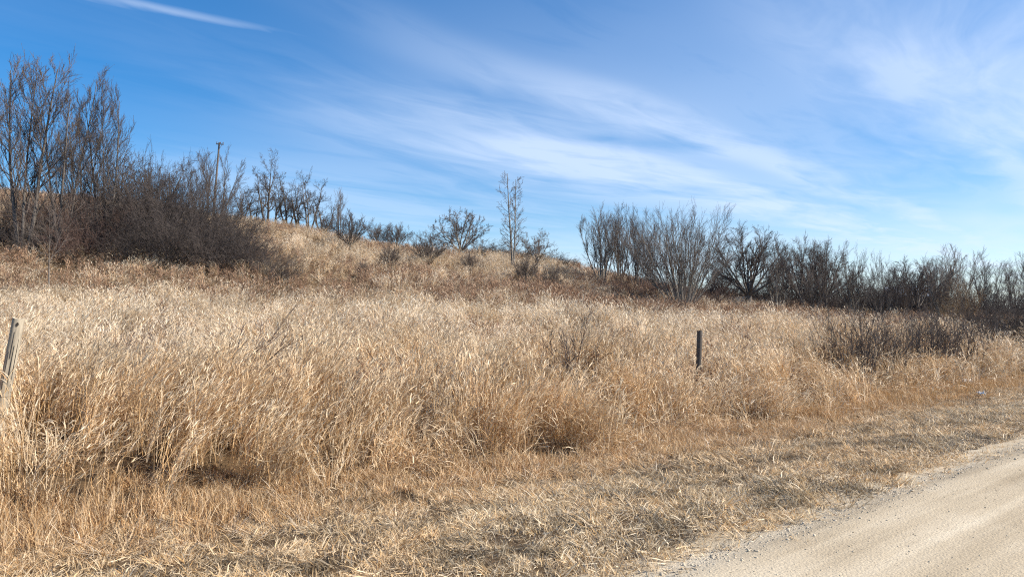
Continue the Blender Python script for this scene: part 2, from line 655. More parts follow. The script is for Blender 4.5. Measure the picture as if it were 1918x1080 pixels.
STRAW = [(0.72, 0.59, 0.42), (0.65, 0.50, 0.325), (0.76, 0.65, 0.49), (0.56, 0.395, 0.225), (0.69, 0.55, 0.375), (0.38, 0.235, 0.12)]
GOLD = [(0.60, 0.425, 0.23), (0.54, 0.35, 0.17), (0.66, 0.495, 0.295), (0.41, 0.245, 0.11), (0.69, 0.54, 0.35)]
THATCH = [(0.58, 0.475, 0.335), (0.66, 0.55, 0.40), (0.47, 0.37, 0.245), (0.70, 0.59, 0.44), (0.32, 0.24, 0.155), (0.60, 0.45, 0.27)]


def clump_tall(seed, n=16, rad=0.13, hmin=0.75, hmax=1.15, lean=0.16, droop=0.5, heads=True, wide=1.0, flat=None):
    r = rng(seed)
    parts = []
    a = r.uniform(0, 2 * math.pi, n)
    rr = rad * np.sqrt(r.uniform(0, 1, n))
    base = np.stack([rr * np.cos(a), rr * np.sin(a), np.full(n, -0.03)], -1)
    az = r.normal(0, 0.55, n)                       # clump leans towards its own +x
    th0 = np.abs(r.normal(lean * 0.6, lean * 0.5, n))
    dth = np.abs(r.normal(droop, 0.25, n))
    if flat:
        th0 = r.normal(flat, 0.14, n)
    Ln = r.uniform(hmin, hmax, n)
    V, Q, k, p = ribbons(r, base, az, th0, dth, Ln, np.full(n, 0.006 * wide), 5, 0.6)
    parts.append((V, Q, np.repeat(pick_cols(r, n, STRAW[:4] + GOLD[:2]), k, 0)))
    # leaves
    m = int(n * 2.5)
    src = r.integers(0, n, m)
    lev = r.integers(1, 5, m)
    lb = p[src, lev]
    laz = az[src] + r.normal(0, 1.1, m)
    V, Q, k, _ = ribbons(r, lb, laz, r.uniform(0.2, 0.85, m), r.uniform(0.2, 1.7, m), r.uniform(0.12, 0.36, m),
                         r.uniform(0.005, 0.0145, m) * wide, 4, 0.1)
    parts.append((V, Q, np.repeat(pick_cols(r, m, STRAW), k, 0)))
    if heads:
        hb = p[:, -1]
        for w_, tws in ((0.013, 0.0), (0.013, 1.57)):
            V, Q, k, _ = ribbons(r, hb, az, th0 + dth, r.uniform(0.2, 0.6, n), r.uniform(0.09, 0.16, n), np.full(n, w_ * wide),
                                 3, 0.25, np.full(n, tws))
            parts.append((V, Q, np.repeat(pick_cols(r, n, STRAW[:3]), k, 0)))
    V, Q, c = pack(parts)
    return fast_mesh('tall_grass_clump', V, Q, M['grass'], False, c)


def clump_blades(seed, n, rad, lmin, lmax, t0, t1, d0, d1, w0, w1, pal, fan=math.pi, name='grass_clump', segs=3, zlift=0.0):
    r = rng(seed)
    a = r.uniform(0, 2 * math.pi, n)
    rr = rad * np.sqrt(r.uniform(0, 1, n))
    base = np.stack([rr * np.cos(a), rr * np.sin(a), r.uniform(-0.02, zlift, n)], -1)
    az = r.uniform(-fan, fan, n)
    V, Q, k, _ = ribbons(r, base, az, r.uniform(t0, t1, n), r.uniform(d0, d1, n), r.uniform(lmin, lmax, n), r.uniform(w0, w1, n), segs, 0.15)
    return fast_mesh(name, V, Q, M['grass'], False, np.repeat(pick_cols(r, n, pal), k, 0))


def clump_weed(seed, n=5, h=1.0, pal=None, wide=1.0):
    """dead forbs: upright stalk, ascending side shoots, dry fluffy tops"""
    r = rng(seed)
    pal = pal or [(0.29, 0.19, 0.125), (0.37, 0.255, 0.17), (0.22, 0.14, 0.095), (0.46, 0.33, 0.22)]
    parts = []
    a = r.uniform(0, 2 * math.pi, n)
    rr = 0.16 * np.sqrt(r.uniform(0, 1, n))
    base = np.stack([rr * np.cos(a), rr * np.sin(a), np.full(n, -0.03)], -1)
    az = r.uniform(-math.pi, math.pi, n)
    Ln = r.uniform(0.7, 1.1, n) * h
    th0 = np.abs(r.normal(0.06, 0.06, n))
    for tw in (0.0, 1.57):
        V, Q, k, p = ribbons(rng(seed + 1), base, az, th0, np.full(n, 0.12), Ln, np.full(n, 0.006 * wide), 5, 0.5, np.full(n, tw))
        parts.append((V, Q, np.repeat(pick_cols(r, n, pal), k, 0)))
    m = n * 11
    src = r.integers(0, n, m)
    lev = r.integers(2, 6, m)
    fr = r.uniform(-0.6, 0.4, m)
    lb = p[src, lev] + np.stack([0 * fr, 0 * fr, fr * 0.12 * h], -1)
    V, Q, k, _ = ribbons(r, lb, r.uniform(-3.14, 3.14, m), r.uniform(0.4, 0.9, m), r.uniform(-0.4, 0.5, m), r.uniform(0.07, 0.24, m) * h,
                         r.uniform(0.008, 0.018, m) * wide, 3, 0.3)
    parts.append((V, Q, np.repeat(pick_cols(r, m, pal), k, 0)))
    V, Q, c = pack(parts)
    return fast_mesh('dead_weed_clump', V, Q, M['weed'], False, c)


def pebble(seed):
    r = rng(seed)
    g = (1 + 5 ** 0.5) / 2
    v = np.array([(-1, g, 0), (1, g, 0), (-1, -g, 0), (1, -g, 0), (0, -1, g), (0, 1, g), (0, -1, -g), (0, 1, -g), (g, 0, -1), (g, 0, 1),
                  (-g, 0, -1), (-g, 0, 1)], float)
    v /= np.linalg.norm(v[0])
    v *= r.uniform(0.75, 1.2, (12, 1))
    v *= np.array([1, r.uniform(0.65, 0.95), r.uniform(0.45, 0.7)])
    f = np.array([(0, 11, 5), (0, 5, 1), (0, 1, 7), (0, 7, 10), (0, 10, 11), (1, 5, 9), (5, 11, 4), (11, 10, 2), (10, 7, 6), (7, 1, 8),
                  (3, 9, 4), (3, 4, 2), (3, 2, 6), (3, 6, 8), (3, 8, 9), (4, 9, 5), (2, 4, 11), (6, 2, 10), (8, 6, 7), (9, 8, 1)])
    return fast_mesh('pebble', v, f, M['stone'], False, np.full((12, 3), 1.0))


def frustum_points(r, dens, dmin, dmax, ulim=0.80):
    """points uniform on the ground between two depths, in the wedge in front of the road"""
    area = ulim * (dmax ** 2 - dmin ** 2)
    n = int(area * dens)
    y = np.sqrt(r.uniform(dmin ** 2, dmax ** 2, n))
    x = r.uniform(-ulim, ulim, n) * y
    return x, y


def s_tall(t):
    return 5.35 + 0.8 * np.exp(-np.maximum(t, -2) / 3.0) + 0.9 * (fbm(t * 0.55, t * 0, 71) - 0.5)


def s_mown(t):
    return 3.35 + 1.0 * np.exp(-np.maximum(t, -2) / 3.5) + 0.7 * (fbm(t * 0.6, t * 0 + 5, 75) - 0.5)


def tufts(x, y, size, seed):
    """nearest tuft centre of a jittered grid: distance (in cells) and four random numbers of that tuft"""
    gx, gy = x / size, y / size
    ix, iy = np.floor(gx), np.floor(gy)
    best = np.full(len(x), 9.0)
    h = [np.zeros(len(x)) for _ in range(4)]
    for a in (-1, 0, 1):
        for b in (-1, 0, 1):
            cx, cy = ix + a, iy + b
            d = np.hypot(gx - cx - hash2(cx, cy, seed), gy - cy - hash2(cx, cy, seed + 1))
            m_ = d < best
            best = np.where(m_, d, best)
            for q in range(4):
                h[q] = np.where(m_, hash2(cx, cy, seed + 2 + q), h[q])
    return best, h


HOLLOWS = [(110, 9.6, .55), (70, 9.0, .4), (130, 8.3, .5), (230, 9.0, .35), (490, 9.6, .38), (590, 10.0, .35), (420, 9.4, .3), (905, 10.6, .3), (1030, 11.0, .42),
           (300, 9.8, .3), (700, 10.2, .3), (800, 11.5, .35), (1180, 12.2, .3), (1390, 14.5, .5), (1500, 17.0, .5)]


def in_hollow(x, y):
    k = np.zeros(len(x), bool)
    for px, d, rad in HOLLOWS:
        cx = (px - 959) / F * d
        k |= (x - cx) ** 2 + ((y - d) * 1.2) ** 2 < (rad * (0.7 + 0.6 * vnoise(x * 4, y * 4, 62))) ** 2
    return k


def weed_mask(x, y):
    """share of brown weeds against grass, 0..1: a broad band at the foot of the hill and streaks on its slope"""
    u = x / np.maximum(y, 1)
    n = fbm(x * 0.10 + 3, y * 0.16, 91, 4)
    band = sstep(39.5, 43.5, y + 4 * (n - 0.5)) * (1 - sstep(50, 60, y + 14 * (n - 0.5)))
    right = sstep(0.05, 0.16, u) * sstep(40, 44, y)
    left = (1 - sstep(-0.56, -0.42, u)) * sstep(38, 42, y)
    slope = sstep(0.52, 0.70, n) * sstep(48, 54, y)
    band = band * (0.45 + 0.9 * sstep(0.35, 0.6, fbm(x * 0.25, y * 0.35, 92, 3)))
    return np.clip(np.maximum(np.maximum(band * 0.72, 0.85 * right), np.maximum(left * 0.7, slope * 0.7)), 0, 1)


def build_vegetation():
    r = rng(11)
    tall = [clump_tall(100 + i, 13, 0.13, 0.75, 1.15, 0.16, 0.55) for i in range(5)]
    tall += [clump_tall(120 + i, 13, 0.15, 0.7, 1.1, 0.45, 1.0) for i in range(3)]
    tall += [clump_tall(140 + i, 13, 0.16, 0.6, 1.0, 1.0, 0.25, flat=1.18) for i in range(3)]      # lodged
    NT = len(tall)
    Ps, Rs, Ss, Is, Ts = [], [], [], [], []

    def add(x, y, sc_, lodge, dirn, patch):
        n = len(x)
        z = height(x, y)
        Ps.append(np.stack([x, y, z - 0.01], -1))
        tilt = r.normal(0, 0.06, (n, 2))
        Rs.append(np.stack([tilt[:, 0], tilt[:, 1], dirn], -1))
        Ss.append(sc_)
        k = r.uniform(0, 1, n)
        idx = np.where(lodge > 0.62 + 0.2 * (k - 0.5), r.integers(8, NT, n),
                       np.where(lodge > 0.38 + 0.3 * (k - 0.5), r.integers(5, 8, n), r.integers(0, 5, n)))
        Is.append(idx)
        Ps[-1][:, 2] += np.where(idx >= 8, r.uniform(0, 0.42, n), 0)
        v = r.uniform(0.82, 1.15, (n, 1))
        warm = np.array([1.0, 0.90, 0.75])
        pale = np.array([1.15, 1.15, 1.14])
        Ts.append(v * (warm * (1 - patch[:, None]) + pale * patch[:, None]))

    for dens, d0, d1, wmul in ((62, 6.0, 12, 1.0), (34, 12, 20, 1.6), (12, 20, 32, 2.6), (6.5, 32, 44, 3.6), (3.6, 44, 66, 4.4), (2.2, 66, 96, 5.4)):
        x, y = frustum_points(r, dens, d0, d1, 0.95 if d1 <= 20 else 0.84)
        s, t = st(x, y)
        keep = s > s_tall(t) + 1.5 * (fbm(x * 0.7, y * 0.7, 60, 3) - 0.5) + r.normal(0, 0.3, len(x))
        wm = weed_mask(x, y)
        keep &= r.uniform(0, 1, len(x)) > wm * 0.50
        keep &= r.uniform(0, 1, len(x)) < np.clip(-0.45 + 2.8 * fbm(x * 1.1, y * 1.1, 61, 3), 0.06, 1)
        keep &= ~in_hollow(x, y)
        td, th4 = tufts(x, y, 0.62 if d1 <= 20 else 1.2, 301)
        keep &= r.uniform(0, 1, len(x)) > 0.75 * sstep(0.38, 0.62, td)
        th4 = [q[keep] for q in th4]
        x, y, s, t = x[keep], y[keep], s[keep], t[keep]
        n = len(x)
        left = 1 - sstep(1.5, 7.0, t)
        lodge = 0.55 * vnoise(x * 0.7, y * 0.7, 63) + 0.35 * vnoise(x * 0.22 + 9, y * 0.22, 64) + 0.62 * left * (1 - sstep(8.5, 12, s))
        # prevailing lean: to the right and away, swinging to the left-front in lodged patches
        calm = 1 - 0.6 * left
        dirn = 0.3 + calm * (2.4 * (vnoise(x * 0.35, y * 0.35, 65) - 0.5) + r.normal(0, 0.6, n))
        dirn += np.where(vnoise(x * 0.5 + 7, y * 0.5, 66) > 0.62, 2.4 * (1 + 0.15 * left), 0)
        lodge += 0.42 * (th4[1] - 0.5)
        dirn += calm * 2.6 * (th4[2] - 0.5)
        hm = (0.72 + 0.5 * vnoise(x * 0.33, y * 0.33, 67)) * (0.76 + 0.42 * th4[0])
        lx, ly = (5 - 959) / F * 8.55, 8.55
        hm *= 1 - 0.6 * (1 - sstep(0.55, 1.1, np.hypot((x - lx), (y - ly) * 1.1)))
        tone = th4[3]
        hm *= 1 + 0.3 * (1 - sstep(0.5, 1.4, np.hypot(x - (1304 - 959) / F * 15.2, y - 15.2)))
        hm *= np.where(y > 44, 0.8, 1) * (0.82 + 0.18 * sstep(-0.4, 1.0, s - s_tall(t)))
        g = r.uniform(0.85, 1.15, n) * hm
        wx = r.uniform(0.9, 1.2, n) * (0.75 + 0.25 * wmul) if wmul > 1 else r.uniform(0.9, 1.2, n)
        pat = np.clip(0.25 + 1.1 * (fbm(x * 0.16, y * 0.2, 68, 3) - 0.3) + 0.5 * sstep(9, 18, s), 0, 1)
        add(x, y, np.stack([wx, wx, g], -1), lodge, dirn, pat)
        Ts[-1] *= (0.80 + 0.36 * tone)[:, None]
    scatter('tall_grass', tall, np.concatenate(Ps), np.concatenate(Rs), np.concatenate(Ss), np.concatenate(Is), np.concatenate(Ts),
            'tall pale straw coloured dead grass covering the field and hillside', 'grass')

    # golden grass of the ditch, and thin understorey at the foot of the tall grass
    med = [clump_blades(200 + i, 26, 0.10, 0.16, 0.40, 0.03, 0.35, 0.1, 0.8, 0.0055, 0.010, GOLD, name='ditch_grass_clump', segs=3) for i in range(6)]
    med += [clump_blades(210 + i, 26, 0.12, 0.18, 0.40, 0.5, 1.2, 0.2, 0.9, 0.0055, 0.010, GOLD + STRAW[:3], 1.2, 'ditch_grass_clump', 3) for i in range(3)]
    P, Rr, S, I, T = [], [], [], [], []
    for dens, d0, d1 in ((60, 5.5, 14), (32, 14, 24), (16, 24, 40)):
        x, y = frustum_points(r, dens, d0, d1, 0.84)
        s, t = st(x, y)
        lo = s_mown(t) + r.normal(0, 0.3, len(x))
        keep = (s > lo) & (s < s_tall(t) + 0.5 + r.normal(0, 0.3, len(x))) & ~in_hollow(x, y)
        keep &= r.uniform(0, 1, len(x)) < 0.25 + 1.35 * fbm(x * 1.1, y * 1.1, 81, 3)
        x, y, s, t = x[keep], y[keep], s[keep], t[keep]
        n = len(x)
        P.append(np.stack([x, y, height(x, y) - 0.005], -1))
        Rr.append(np.stack([r.normal(0, 0.1, n), r.normal(0, 0.1, n), r.uniform(0, 6.28, n)], -1))
        g = r.uniform(0.6, 1.2, n) * (0.45 + 0.6 * vnoise(x * 0.8, y * 0.8, 83)) * (0.55 + 0.45 * sstep(0, 1.2, s - s_mown(t)))
        S.append(np.stack([np.full(n, 1.0), np.full(n, 1.0), g], -1))
        I.append(np.where(vnoise(x * 1.3, y * 1.3, 85) + r.normal(0, .1, n) > 0.66, r.integers(6, 9, n), r.integers(0, 6, n)))
        ru = sstep(10, 22, t)[:, None]
        T.append(r.uniform(0.8, 1.15, (n, 1)) * (np.array([1.03, 1.0, 0.98]) * (1 - ru) + np.array([1.0, 0.91, 0.78]) * ru))
    scatter('ditch_grass', med, np.concatenate(P), np.concatenate(Rr), np.concatenate(S), np.concatenate(I), np.concatenate(T),
            'golden brown upright grass in the ditch between mown verge and tall grass', 'grass')

    # mown, flattened grass of the verge
    mow = [clump_blades(300 + i, 30, 0.11, 0.03, 0.12, 1.15, 1.6, -0.15, 0.25, 0.005, 0.010, THATCH, name='mown_grass_clump', segs=2, zlift=0.035) for i in range(6)]
    mow += [clump_blades(310 + i, 22, 0.07, 0.025, 0.085, 0.1, 0.9, 0.1, 0.8, 0.004, 0.008, THATCH, name='mown_grass_clump', segs=2) for i in range(4)]
    mow += [clump_blades(320 + i, 26, 0.09, 0.07, 0.16, 0.7, 1.25, 0.2, 0.6, 0.005, 0.009, THATCH + GOLD[:2], 1.0, 'mown_grass_clump', 3) for i in range(3)]
    P, Rr, S, I, T = [], [], [], [], []
    for dens, d0, d1 in ((210, 2.4, 9), (110, 9, 16), (50, 16, 30), (16, 30, 60)):
        x, y = frustum_points(r, dens, d0, d1, 1.1 if d1 < 20 else 0.9)
        s, t = st(x, y)
        keep = (s > 0.05 + 0.10 * (fbm(t * 1.2, t * 0 + 9, 95) - 0.5) + r.normal(0, 0.14, len(x))) & (s < s_mown(t) + 1.2 + r.normal(0, 0.5, len(x)))
        dn = fbm(x * 1.5, y * 1.5, 93, 3)
        keep &= r.uniform(0, 1, len(x)) < np.maximum(np.clip((dn - 0.30) * 5.0, 0.35, 1), 0.8 * (1 - sstep(0.5, 1.0, s))) * (0.25 + 0.75 * sstep(0.05, 0.6, s))
        x, y, s, t = x[keep], y[keep], s[keep], t[keep]
        n = len(x)
        P.append(np.stack([x, y, height(x, y)], -1))
        Rr.append(np.stack([r.normal(0, 0.12, n), r.normal(0, 0.12, n), r.uniform(0, 6.28, n)], -1))
        g = r.uniform(0.7, 1.3, n) * (0.7 + 0.6 * vnoise(x * 1.4, y * 1.4, 97))
        S.append(np.stack([g, g, g], -1))
        sel = r.uniform(0, 1, n)
        tuft = vnoise(x * 1.1 + 5, y * 1.1, 99)
        I.append(np.where(sel < 0.72, r.integers(0, 6, n), np.where(tuft > 0.68, r.integers(10, 13, n), r.integers(6, 10, n))))
        old = 1 - 0.6 * ((1 - sstep(0.30, 0.40, fbm(x * 2.4, y * 2.4, 193, 3))) * r.uniform(0.4, 1.1, n))[:, None]     # rotted dark thatch in the hollows
        gold = sstep(0.35, 0.65, fbm(x * 0.7, y * 0.7, 98, 3) + 0.10 * (s - 2.0))[:, None]
        T.append(old * r.uniform(0.75, 1.2, (n, 1)) * (np.array([1.20, 1.17, 1.08]) * (1 - gold) + np.array([1.20, 1.11, 0.96]) * gold))
    scatter('mown_grass', mow, np.concatenate(P), np.concatenate(Rr), np.concatenate(S), np.concatenate(I), np.concatenate(T),
            'short flattened grey tan grass on the verge beside the gravel road', 'grass')

    # brown dead weeds: band at the foot of the hill, streaks up the slope, a few in the near field
    wd = [clump_weed(400 + i, 6, 1.0, None, 1.6) for i in range(6)]
    P, Rr, S, I, T = [], [], [], [], []
    for dens, d0, d1 in ((0.55, 9, 20), (0.9, 20, 38), (4, 38, 56), (2.3, 56, 96)):
        x, y = frustum_points(r, dens, d0, d1, 0.84)
        s, t = st(x, y)
        if d1 <= 38:
            keep = (s > s_tall(t) + 0.8) & (fbm(x * 0.3, y * 0.3, 103, 3) > 0.5)
        else:
            keep = r.uniform(0, 1, len(x)) < weed_mask(x, y)
        x, y = x[keep], y[keep]
        n = len(x)
        P.append(np.stack([x, y, height(x, y)], -1))
        Rr.append(np.stack([r.normal(0, 0.08, n), r.normal(0, 0.08, n), r.uniform(0, 6.28, n)], -1))
        g = r.uniform(0.7, 1.15, n) * (0.7 + 0.5 * vnoise(x * 0.4, y * 0.4, 105))
        S.append(np.stack([g * 1.1, g * 1.1, g], -1))
        I.append(r.integers(0, 6, n))
        red = fbm(x * 0.13, y * 0.13, 107, 3)[:, None]
        T.append(r.uniform(0.75, 1.3, (n, 1)) * (np.array([1.2, 1.15, 1.1]) * (1 - red) + np.array([1.08, 1.0, 0.93]) * red))
    scatter('dead_weeds', wd, np.concatenate(P), np.concatenate(Rr), np.concatenate(S), np.concatenate(I), np.concatenate(T),
            'reddish brown dead weeds in a band along the foot of the hill', 'weeds')

    # loose stones: shoulder and road surface
    pb = [pebble(500 + i) for i in range(6)]
    n1, n2, n3 = 8000, 15000, 7000
    t1 = r.uniform(1.0, 7.0, n1) + r.exponential(5.0, n1)
    s1 = r.normal(0.19, 0.17, n1)
    t2 = r.uniform(0.0, 5.0, n2) + r.exponential(4.0, n2)
    s2 = r.uniform(-3.2, 0.0, n2)
    ridge = vnoise(s2 * 3.2, t2 * 0.12, 41)
    kk = r.uniform(0, 1, n2) < 0.15 + 1.1 * np.clip(ridge - 0.2, 0, 1)
    t2, s2 = t2[kk], s2[kk]
    t3 = r.uniform(1.0, 12.0, n3)
    s3 = np.abs(r.normal(0.3, 0.45, n3))
    tt, ss = np.concatenate([t1, t2, t3]), np.concatenate([s1, s2, s3])
    x, y = xy(ss, tt)
    zr = 0.012 + 0.03 * (1 - ((ss + 3.2) / 3.4) ** 2) + 0.012 * (fbm(ss * 3.2, tt * 0.12, 41) - 0.5) - 0.085 * sstep(-0.25, 0.30, ss)
    z = np.where(ss < 0.25, np.maximum(zr, height(x, y)), height(x, y))
    n = len(x)
    size = np.clip(r.lognormal(math.log(0.0046), 0.42, n), 0.0025, 0.018) * np.where(ss > -0.25, 1.25, 0.68)
    S = size[:, None] * r.uniform(0.8, 1.2, (n, 3))
    T = r.uniform(0.7, 1.12, (n, 1)) * np.array([0.60, 0.50, 0.36]) * np.where(r.uniform(0, 1, (n, 1)) < 0.06, 0.55, 1.0)
    scatter('loose_gravel', pb, np.stack([x, y, z + size * 0.15], -1), np.stack([r.normal(0, .2, n), r.normal(0, .2, n), r.uniform(0, 6.28, n)], -1),
            S, r.integers(0, 6, n), T, 'loose limestone pebbles along the road edge and over its surface', 'gravel')


build_vegetation()

# ------------------------------------------------------------------ woody plants


def unit(v):
    return v / np.maximum(np.linalg.norm(v, axis=-1, keepdims=True), 1e-9)


def grow(r, P0, D, Ln, R0, n, wob, trop, r1=0.25):
    B = len(P0)
    pts = np.empty((B, n, 3))
    d, p = unit(D), P0.copy()
    step = (Ln / (n - 1))[:, None]
    for i in range(n):
        pts[:, i] = p
        d = unit(d + wob * r.normal(size=(B, 3)) + np.array([0, 0, trop]))
        p = p + d * step
    rad = R0[:, None] * (1 - (1 - r1) * np.linspace(0, 1, n)[None, :])
    return pts, rad


def spawn(r, pts, rad, Ln, k, t0, t1, ang, angs, lr, fall, rr, rmin):
    B, n, _ = pts.shape
    t = t0 + (t1 - t0) * (np.arange(k)[None, :] + r.uniform(0, 1, (B, k))) / k
    q = t * (n - 1)
    i = np.minimum(q.astype(int), n - 2)
    f = (q - i)[..., None]
    b = np.arange(B)[:, None]
    p = pts[b, i] * (1 - f) + pts[b, i + 1] * f
    tg = unit(pts[b, i + 1] - pts[b, i])
    ref = unit(r.normal(size=tg.shape))
    u = unit(np.cross(tg, ref))
    a = np.abs(r.normal(ang, angs, (B, k)))[..., None]
    d = np.cos(a) * tg + np.sin(a) * u
    L2 = Ln[:, None] * lr * (1 - fall * t) * r.uniform(0.6, 1.25, (B, k))
    R2 = np.maximum((rad[b, i] * (1 - f[..., 0]) + rad[b, i + 1] * f[..., 0]) * rr, rmin)
    par = np.repeat(np.arange(B), k)
    return p.reshape(-1, 3), d.reshape(-1, 3), L2.ravel(), R2.ravel(), par


def tubes(pts, rad, k):
    B, n, _ = pts.shape
    tg = np.empty_like(pts)
    tg[:, 1:-1] = pts[:, 2:] - pts[:, :-2]
    tg[:, 0] = pts[:, 1] - pts[:, 0]
    tg[:, -1] = pts[:, -1] - pts[:, -2]
    tg = unit(tg)
    d0 = tg[:, 0]
    ref = np.where(np.abs(d0[:, 2:3]) < 0.8, np.array([[0, 0, 1.0]]), np.array([[1.0, 0, 0]]))
    u0 = unit(np.cross(d0, ref))
    u = unit(u0[:, None, :] - (tg * u0[:, None, :]).sum(-1, keepdims=True) * tg)
    v = np.cross(tg, u)
    an = np.arange(k) / k * 2 * math.pi
    ring = u[:, :, None, :] * np.cos(an)[None, None, :, None] + v[:, :, None, :] * np.sin(an)[None, None, :, None]
    V = pts[:, :, None, :] + ring * rad[:, :, None, None]
    i = np.arange(B * n * k).reshape(B, n, k)
    j = np.roll(i, -1, 2)
    Q = np.stack([i[:, :-1], j[:, :-1], j[:, 1:], i[:, 1:]], -1).reshape(-1, 4)
    return V.reshape(-1, 3), Q


def join(parts):
    Vs, Qs, o = [], [], 0
    for V, Q in parts:
        Vs.append(V)
        Qs.append(Q + o)
        o += len(V)
    return np.concatenate(Vs), np.concatenate(Qs)


# kinds: stem count, tilt range, length range, radius, wobble, tropism | then levels (k, t0, t1, angle, spread, length ratio, fall, radius ratio, points, wobble, tropism)
KIND = {
    'ash': dict(stems=3, tilt=(0.02, 0.20), ln=(0.8, 1.0), rad=0.0086, wob=0.03, trop=0.03, n=11, spread=0.02, rmin=0.00065, lv=[
        (22, .20, .97, .60, .14, .34, .60, .42, 7, .05, .09), (9, .12, .97, .45, .15, .50, .3, .55, 5, .05, .07), (6, .12, .95, .42, .15, .62, .2, .65, 4, .05, .05)]),
    'fan': dict(stems=40, tilt=(0.0, 0.74), ln=(0.80, 1.05), rad=0.0070, wob=0.025, trop=0.015, n=9, spread=0.06, rmin=0.0010, lv=[
        (9, .25, .97, .30, .1, .36, .35, .55, 5, .04, .03), (6, .15, .97, .34, .12, .55, .2, .65, 4, .05, .03), (3, .2, .95, .36, .15, .6, .2, .7, 3, .05, .02)]),
    'vase': dict(stems=9, tilt=(0.0, 0.48), ln=(0.8, 1.0), rad=0.010, wob=0.035, trop=0.025, n=10, spread=0.04, rmin=0.0010, lv=[
        (13, .22, .97, .45, .14, .38, .5, .55, 6, .05, .07), (7, .15, .97, .42, .14, .52, .25, .62, 4, .06, .05), (5, .15, .95, .42, .16, .6, .2, .7, 3, .06, .04)]),
    'dome': dict(trunk=0.25, stems=11, tilt=(0.05, 1.0), ln=(0.70, 0.80), rad=0.0165, wob=0.07, trop=0.02, n=9, spread=0.01, rmin=0.0012, lv=[
        (12, .25, .98, .58, .2, .40, .35, .55, 6, .09, .03), (8, .2, 1, .55, .2, .5, .2, .65, 4, .1, .03), (6, .15, .95, .5, .2, .6, .2, .7, 3, .1, .02)]),
    'apple': dict(trunk=0.14, stems=12, tilt=(0.1, 1.22), ln=(0.78, 0.95), rad=0.019, wob=0.10, trop=0.005, n=9, spread=0.02, rmin=0.0028, lv=[
        (9, .25, .98, .75, .22, .36, .3, .55, 6, .14, .06), (7, .2, 1, .7, .22, .48, .2, .65, 4, .14, .05), (6, .2, 1, .65, .25, .55, .2, .7, 3, .14, .04)]),
    'gnarly': dict(stems=3, tilt=(0.05, 0.50), ln=(0.75, 0.95), rad=0.021, wob=0.11, trop=0.05, n=10, spread=0.03, rmin=0.0011, lv=[
        (9, .25, .98, .80, .25, .42, .4, .55, 8, .15, .06), (7, .2, .98, .75, .25, .44, .3, .6, 5, .17, .05), (6, .2, 1, .65, .25, .52, .2, .65, 4, .14, .04),
        (3, .2, 1, .6, .25, .6, .2, .7, 3, .12, .02)]),
    'poplar': dict(stems=2, tilt=(0.0, 0.10), ln=(0.9, 1.0), rad=0.0115, wob=0.02, trop=0.02, n=12, spread=0.03, rmin=0.0012, lv=[
        (36, .15, .97, .85, .15, .20, .62, .36, 5, .08, .07), (5, .2, 1, .6, .2, .45, .2, .6, 3, .1, .03), (3, .3, 1, .6, .2, .5, .2, .7, 3, .1, .03)]),
    'thicket': dict(stems=30, tilt=(0.0, 1.10), ln=(0.55, 1.15), rad=0.0085, wob=0.07, trop=-0.012, n=8, spread=0.16, rmin=0.0019, lv=[
        (8, .15, .97, .58, .2, .44, .3, .6, 5, .09, .01), (5, .15, 1, .55, .22, .5, .2, .65, 4, .1, .01), (3, .2, 1, .5, .25, .6, .2, .7, 3, .1, .0)]),
    'bush': dict(trunk=0.12, stems=22, tilt=(0.05, 1.0), ln=(0.75, 0.95), rad=0.0115, wob=0.06, trop=0.035, n=8, spread=0.02, rmin=0.0024, lv=[
        (8, .25, .98, .5, .2, .40, .3, .6, 6, .08, .04), (6, .2, 1, .5, .2, .5, .2, .65, 4, .09, .03), (5, .2, 1, .5, .2, .55, .2, .7, 3, .1, .02)]),
    'round': dict(stems=1, tilt=(0.0, 0.1), ln=(0.30, 0.30), rad=0.028, wob=0.05, trop=0.02, n=6, spread=0.0, rmin=0.0022, lv=[
        (9, .45, 1, .75, .18, 2.0, .1, .5, 9, .08, .05), (9, .2, .98, .65, .2, .40, .35, .55, 6, .1, .05), (7, .2, 1, .65, .2, .42, .2, .65, 4, .12, .04),
        (4, .2, 1, .65, .25, .5, .2, .7, 3, .14, .03)]),
    'young': dict(stems=1, tilt=(0.0, 0.05), ln=(0.62, 0.62), rad=0.0135, wob=0.03, trop=0.02, n=8, spread=0.0, rmin=0.0016, lv=[
        (12, .58, 1, .85, .22, .95, .2, .5, 8, .07, .04), (8, .2, .98, .6, .2, .45, .35, .55, 6, .08, .05), (5, .2, 1, .55, .2, .52, .2, .65, 4, .1, .04)]),
    'sapling': dict(stems=6, tilt=(0.02, 0.50), ln=(0.65, 1.0), rad=0.0085, wob=0.05, trop=0.015, n=8, spread=0.10, rmin=0.0030, lv=[
        (9, .2, .97, .5, .2, .40, .3, .6, 5, .08, .04), (5, .15, 1, .5, .2, .5, .2, .7, 4, .08, .02)]),
}


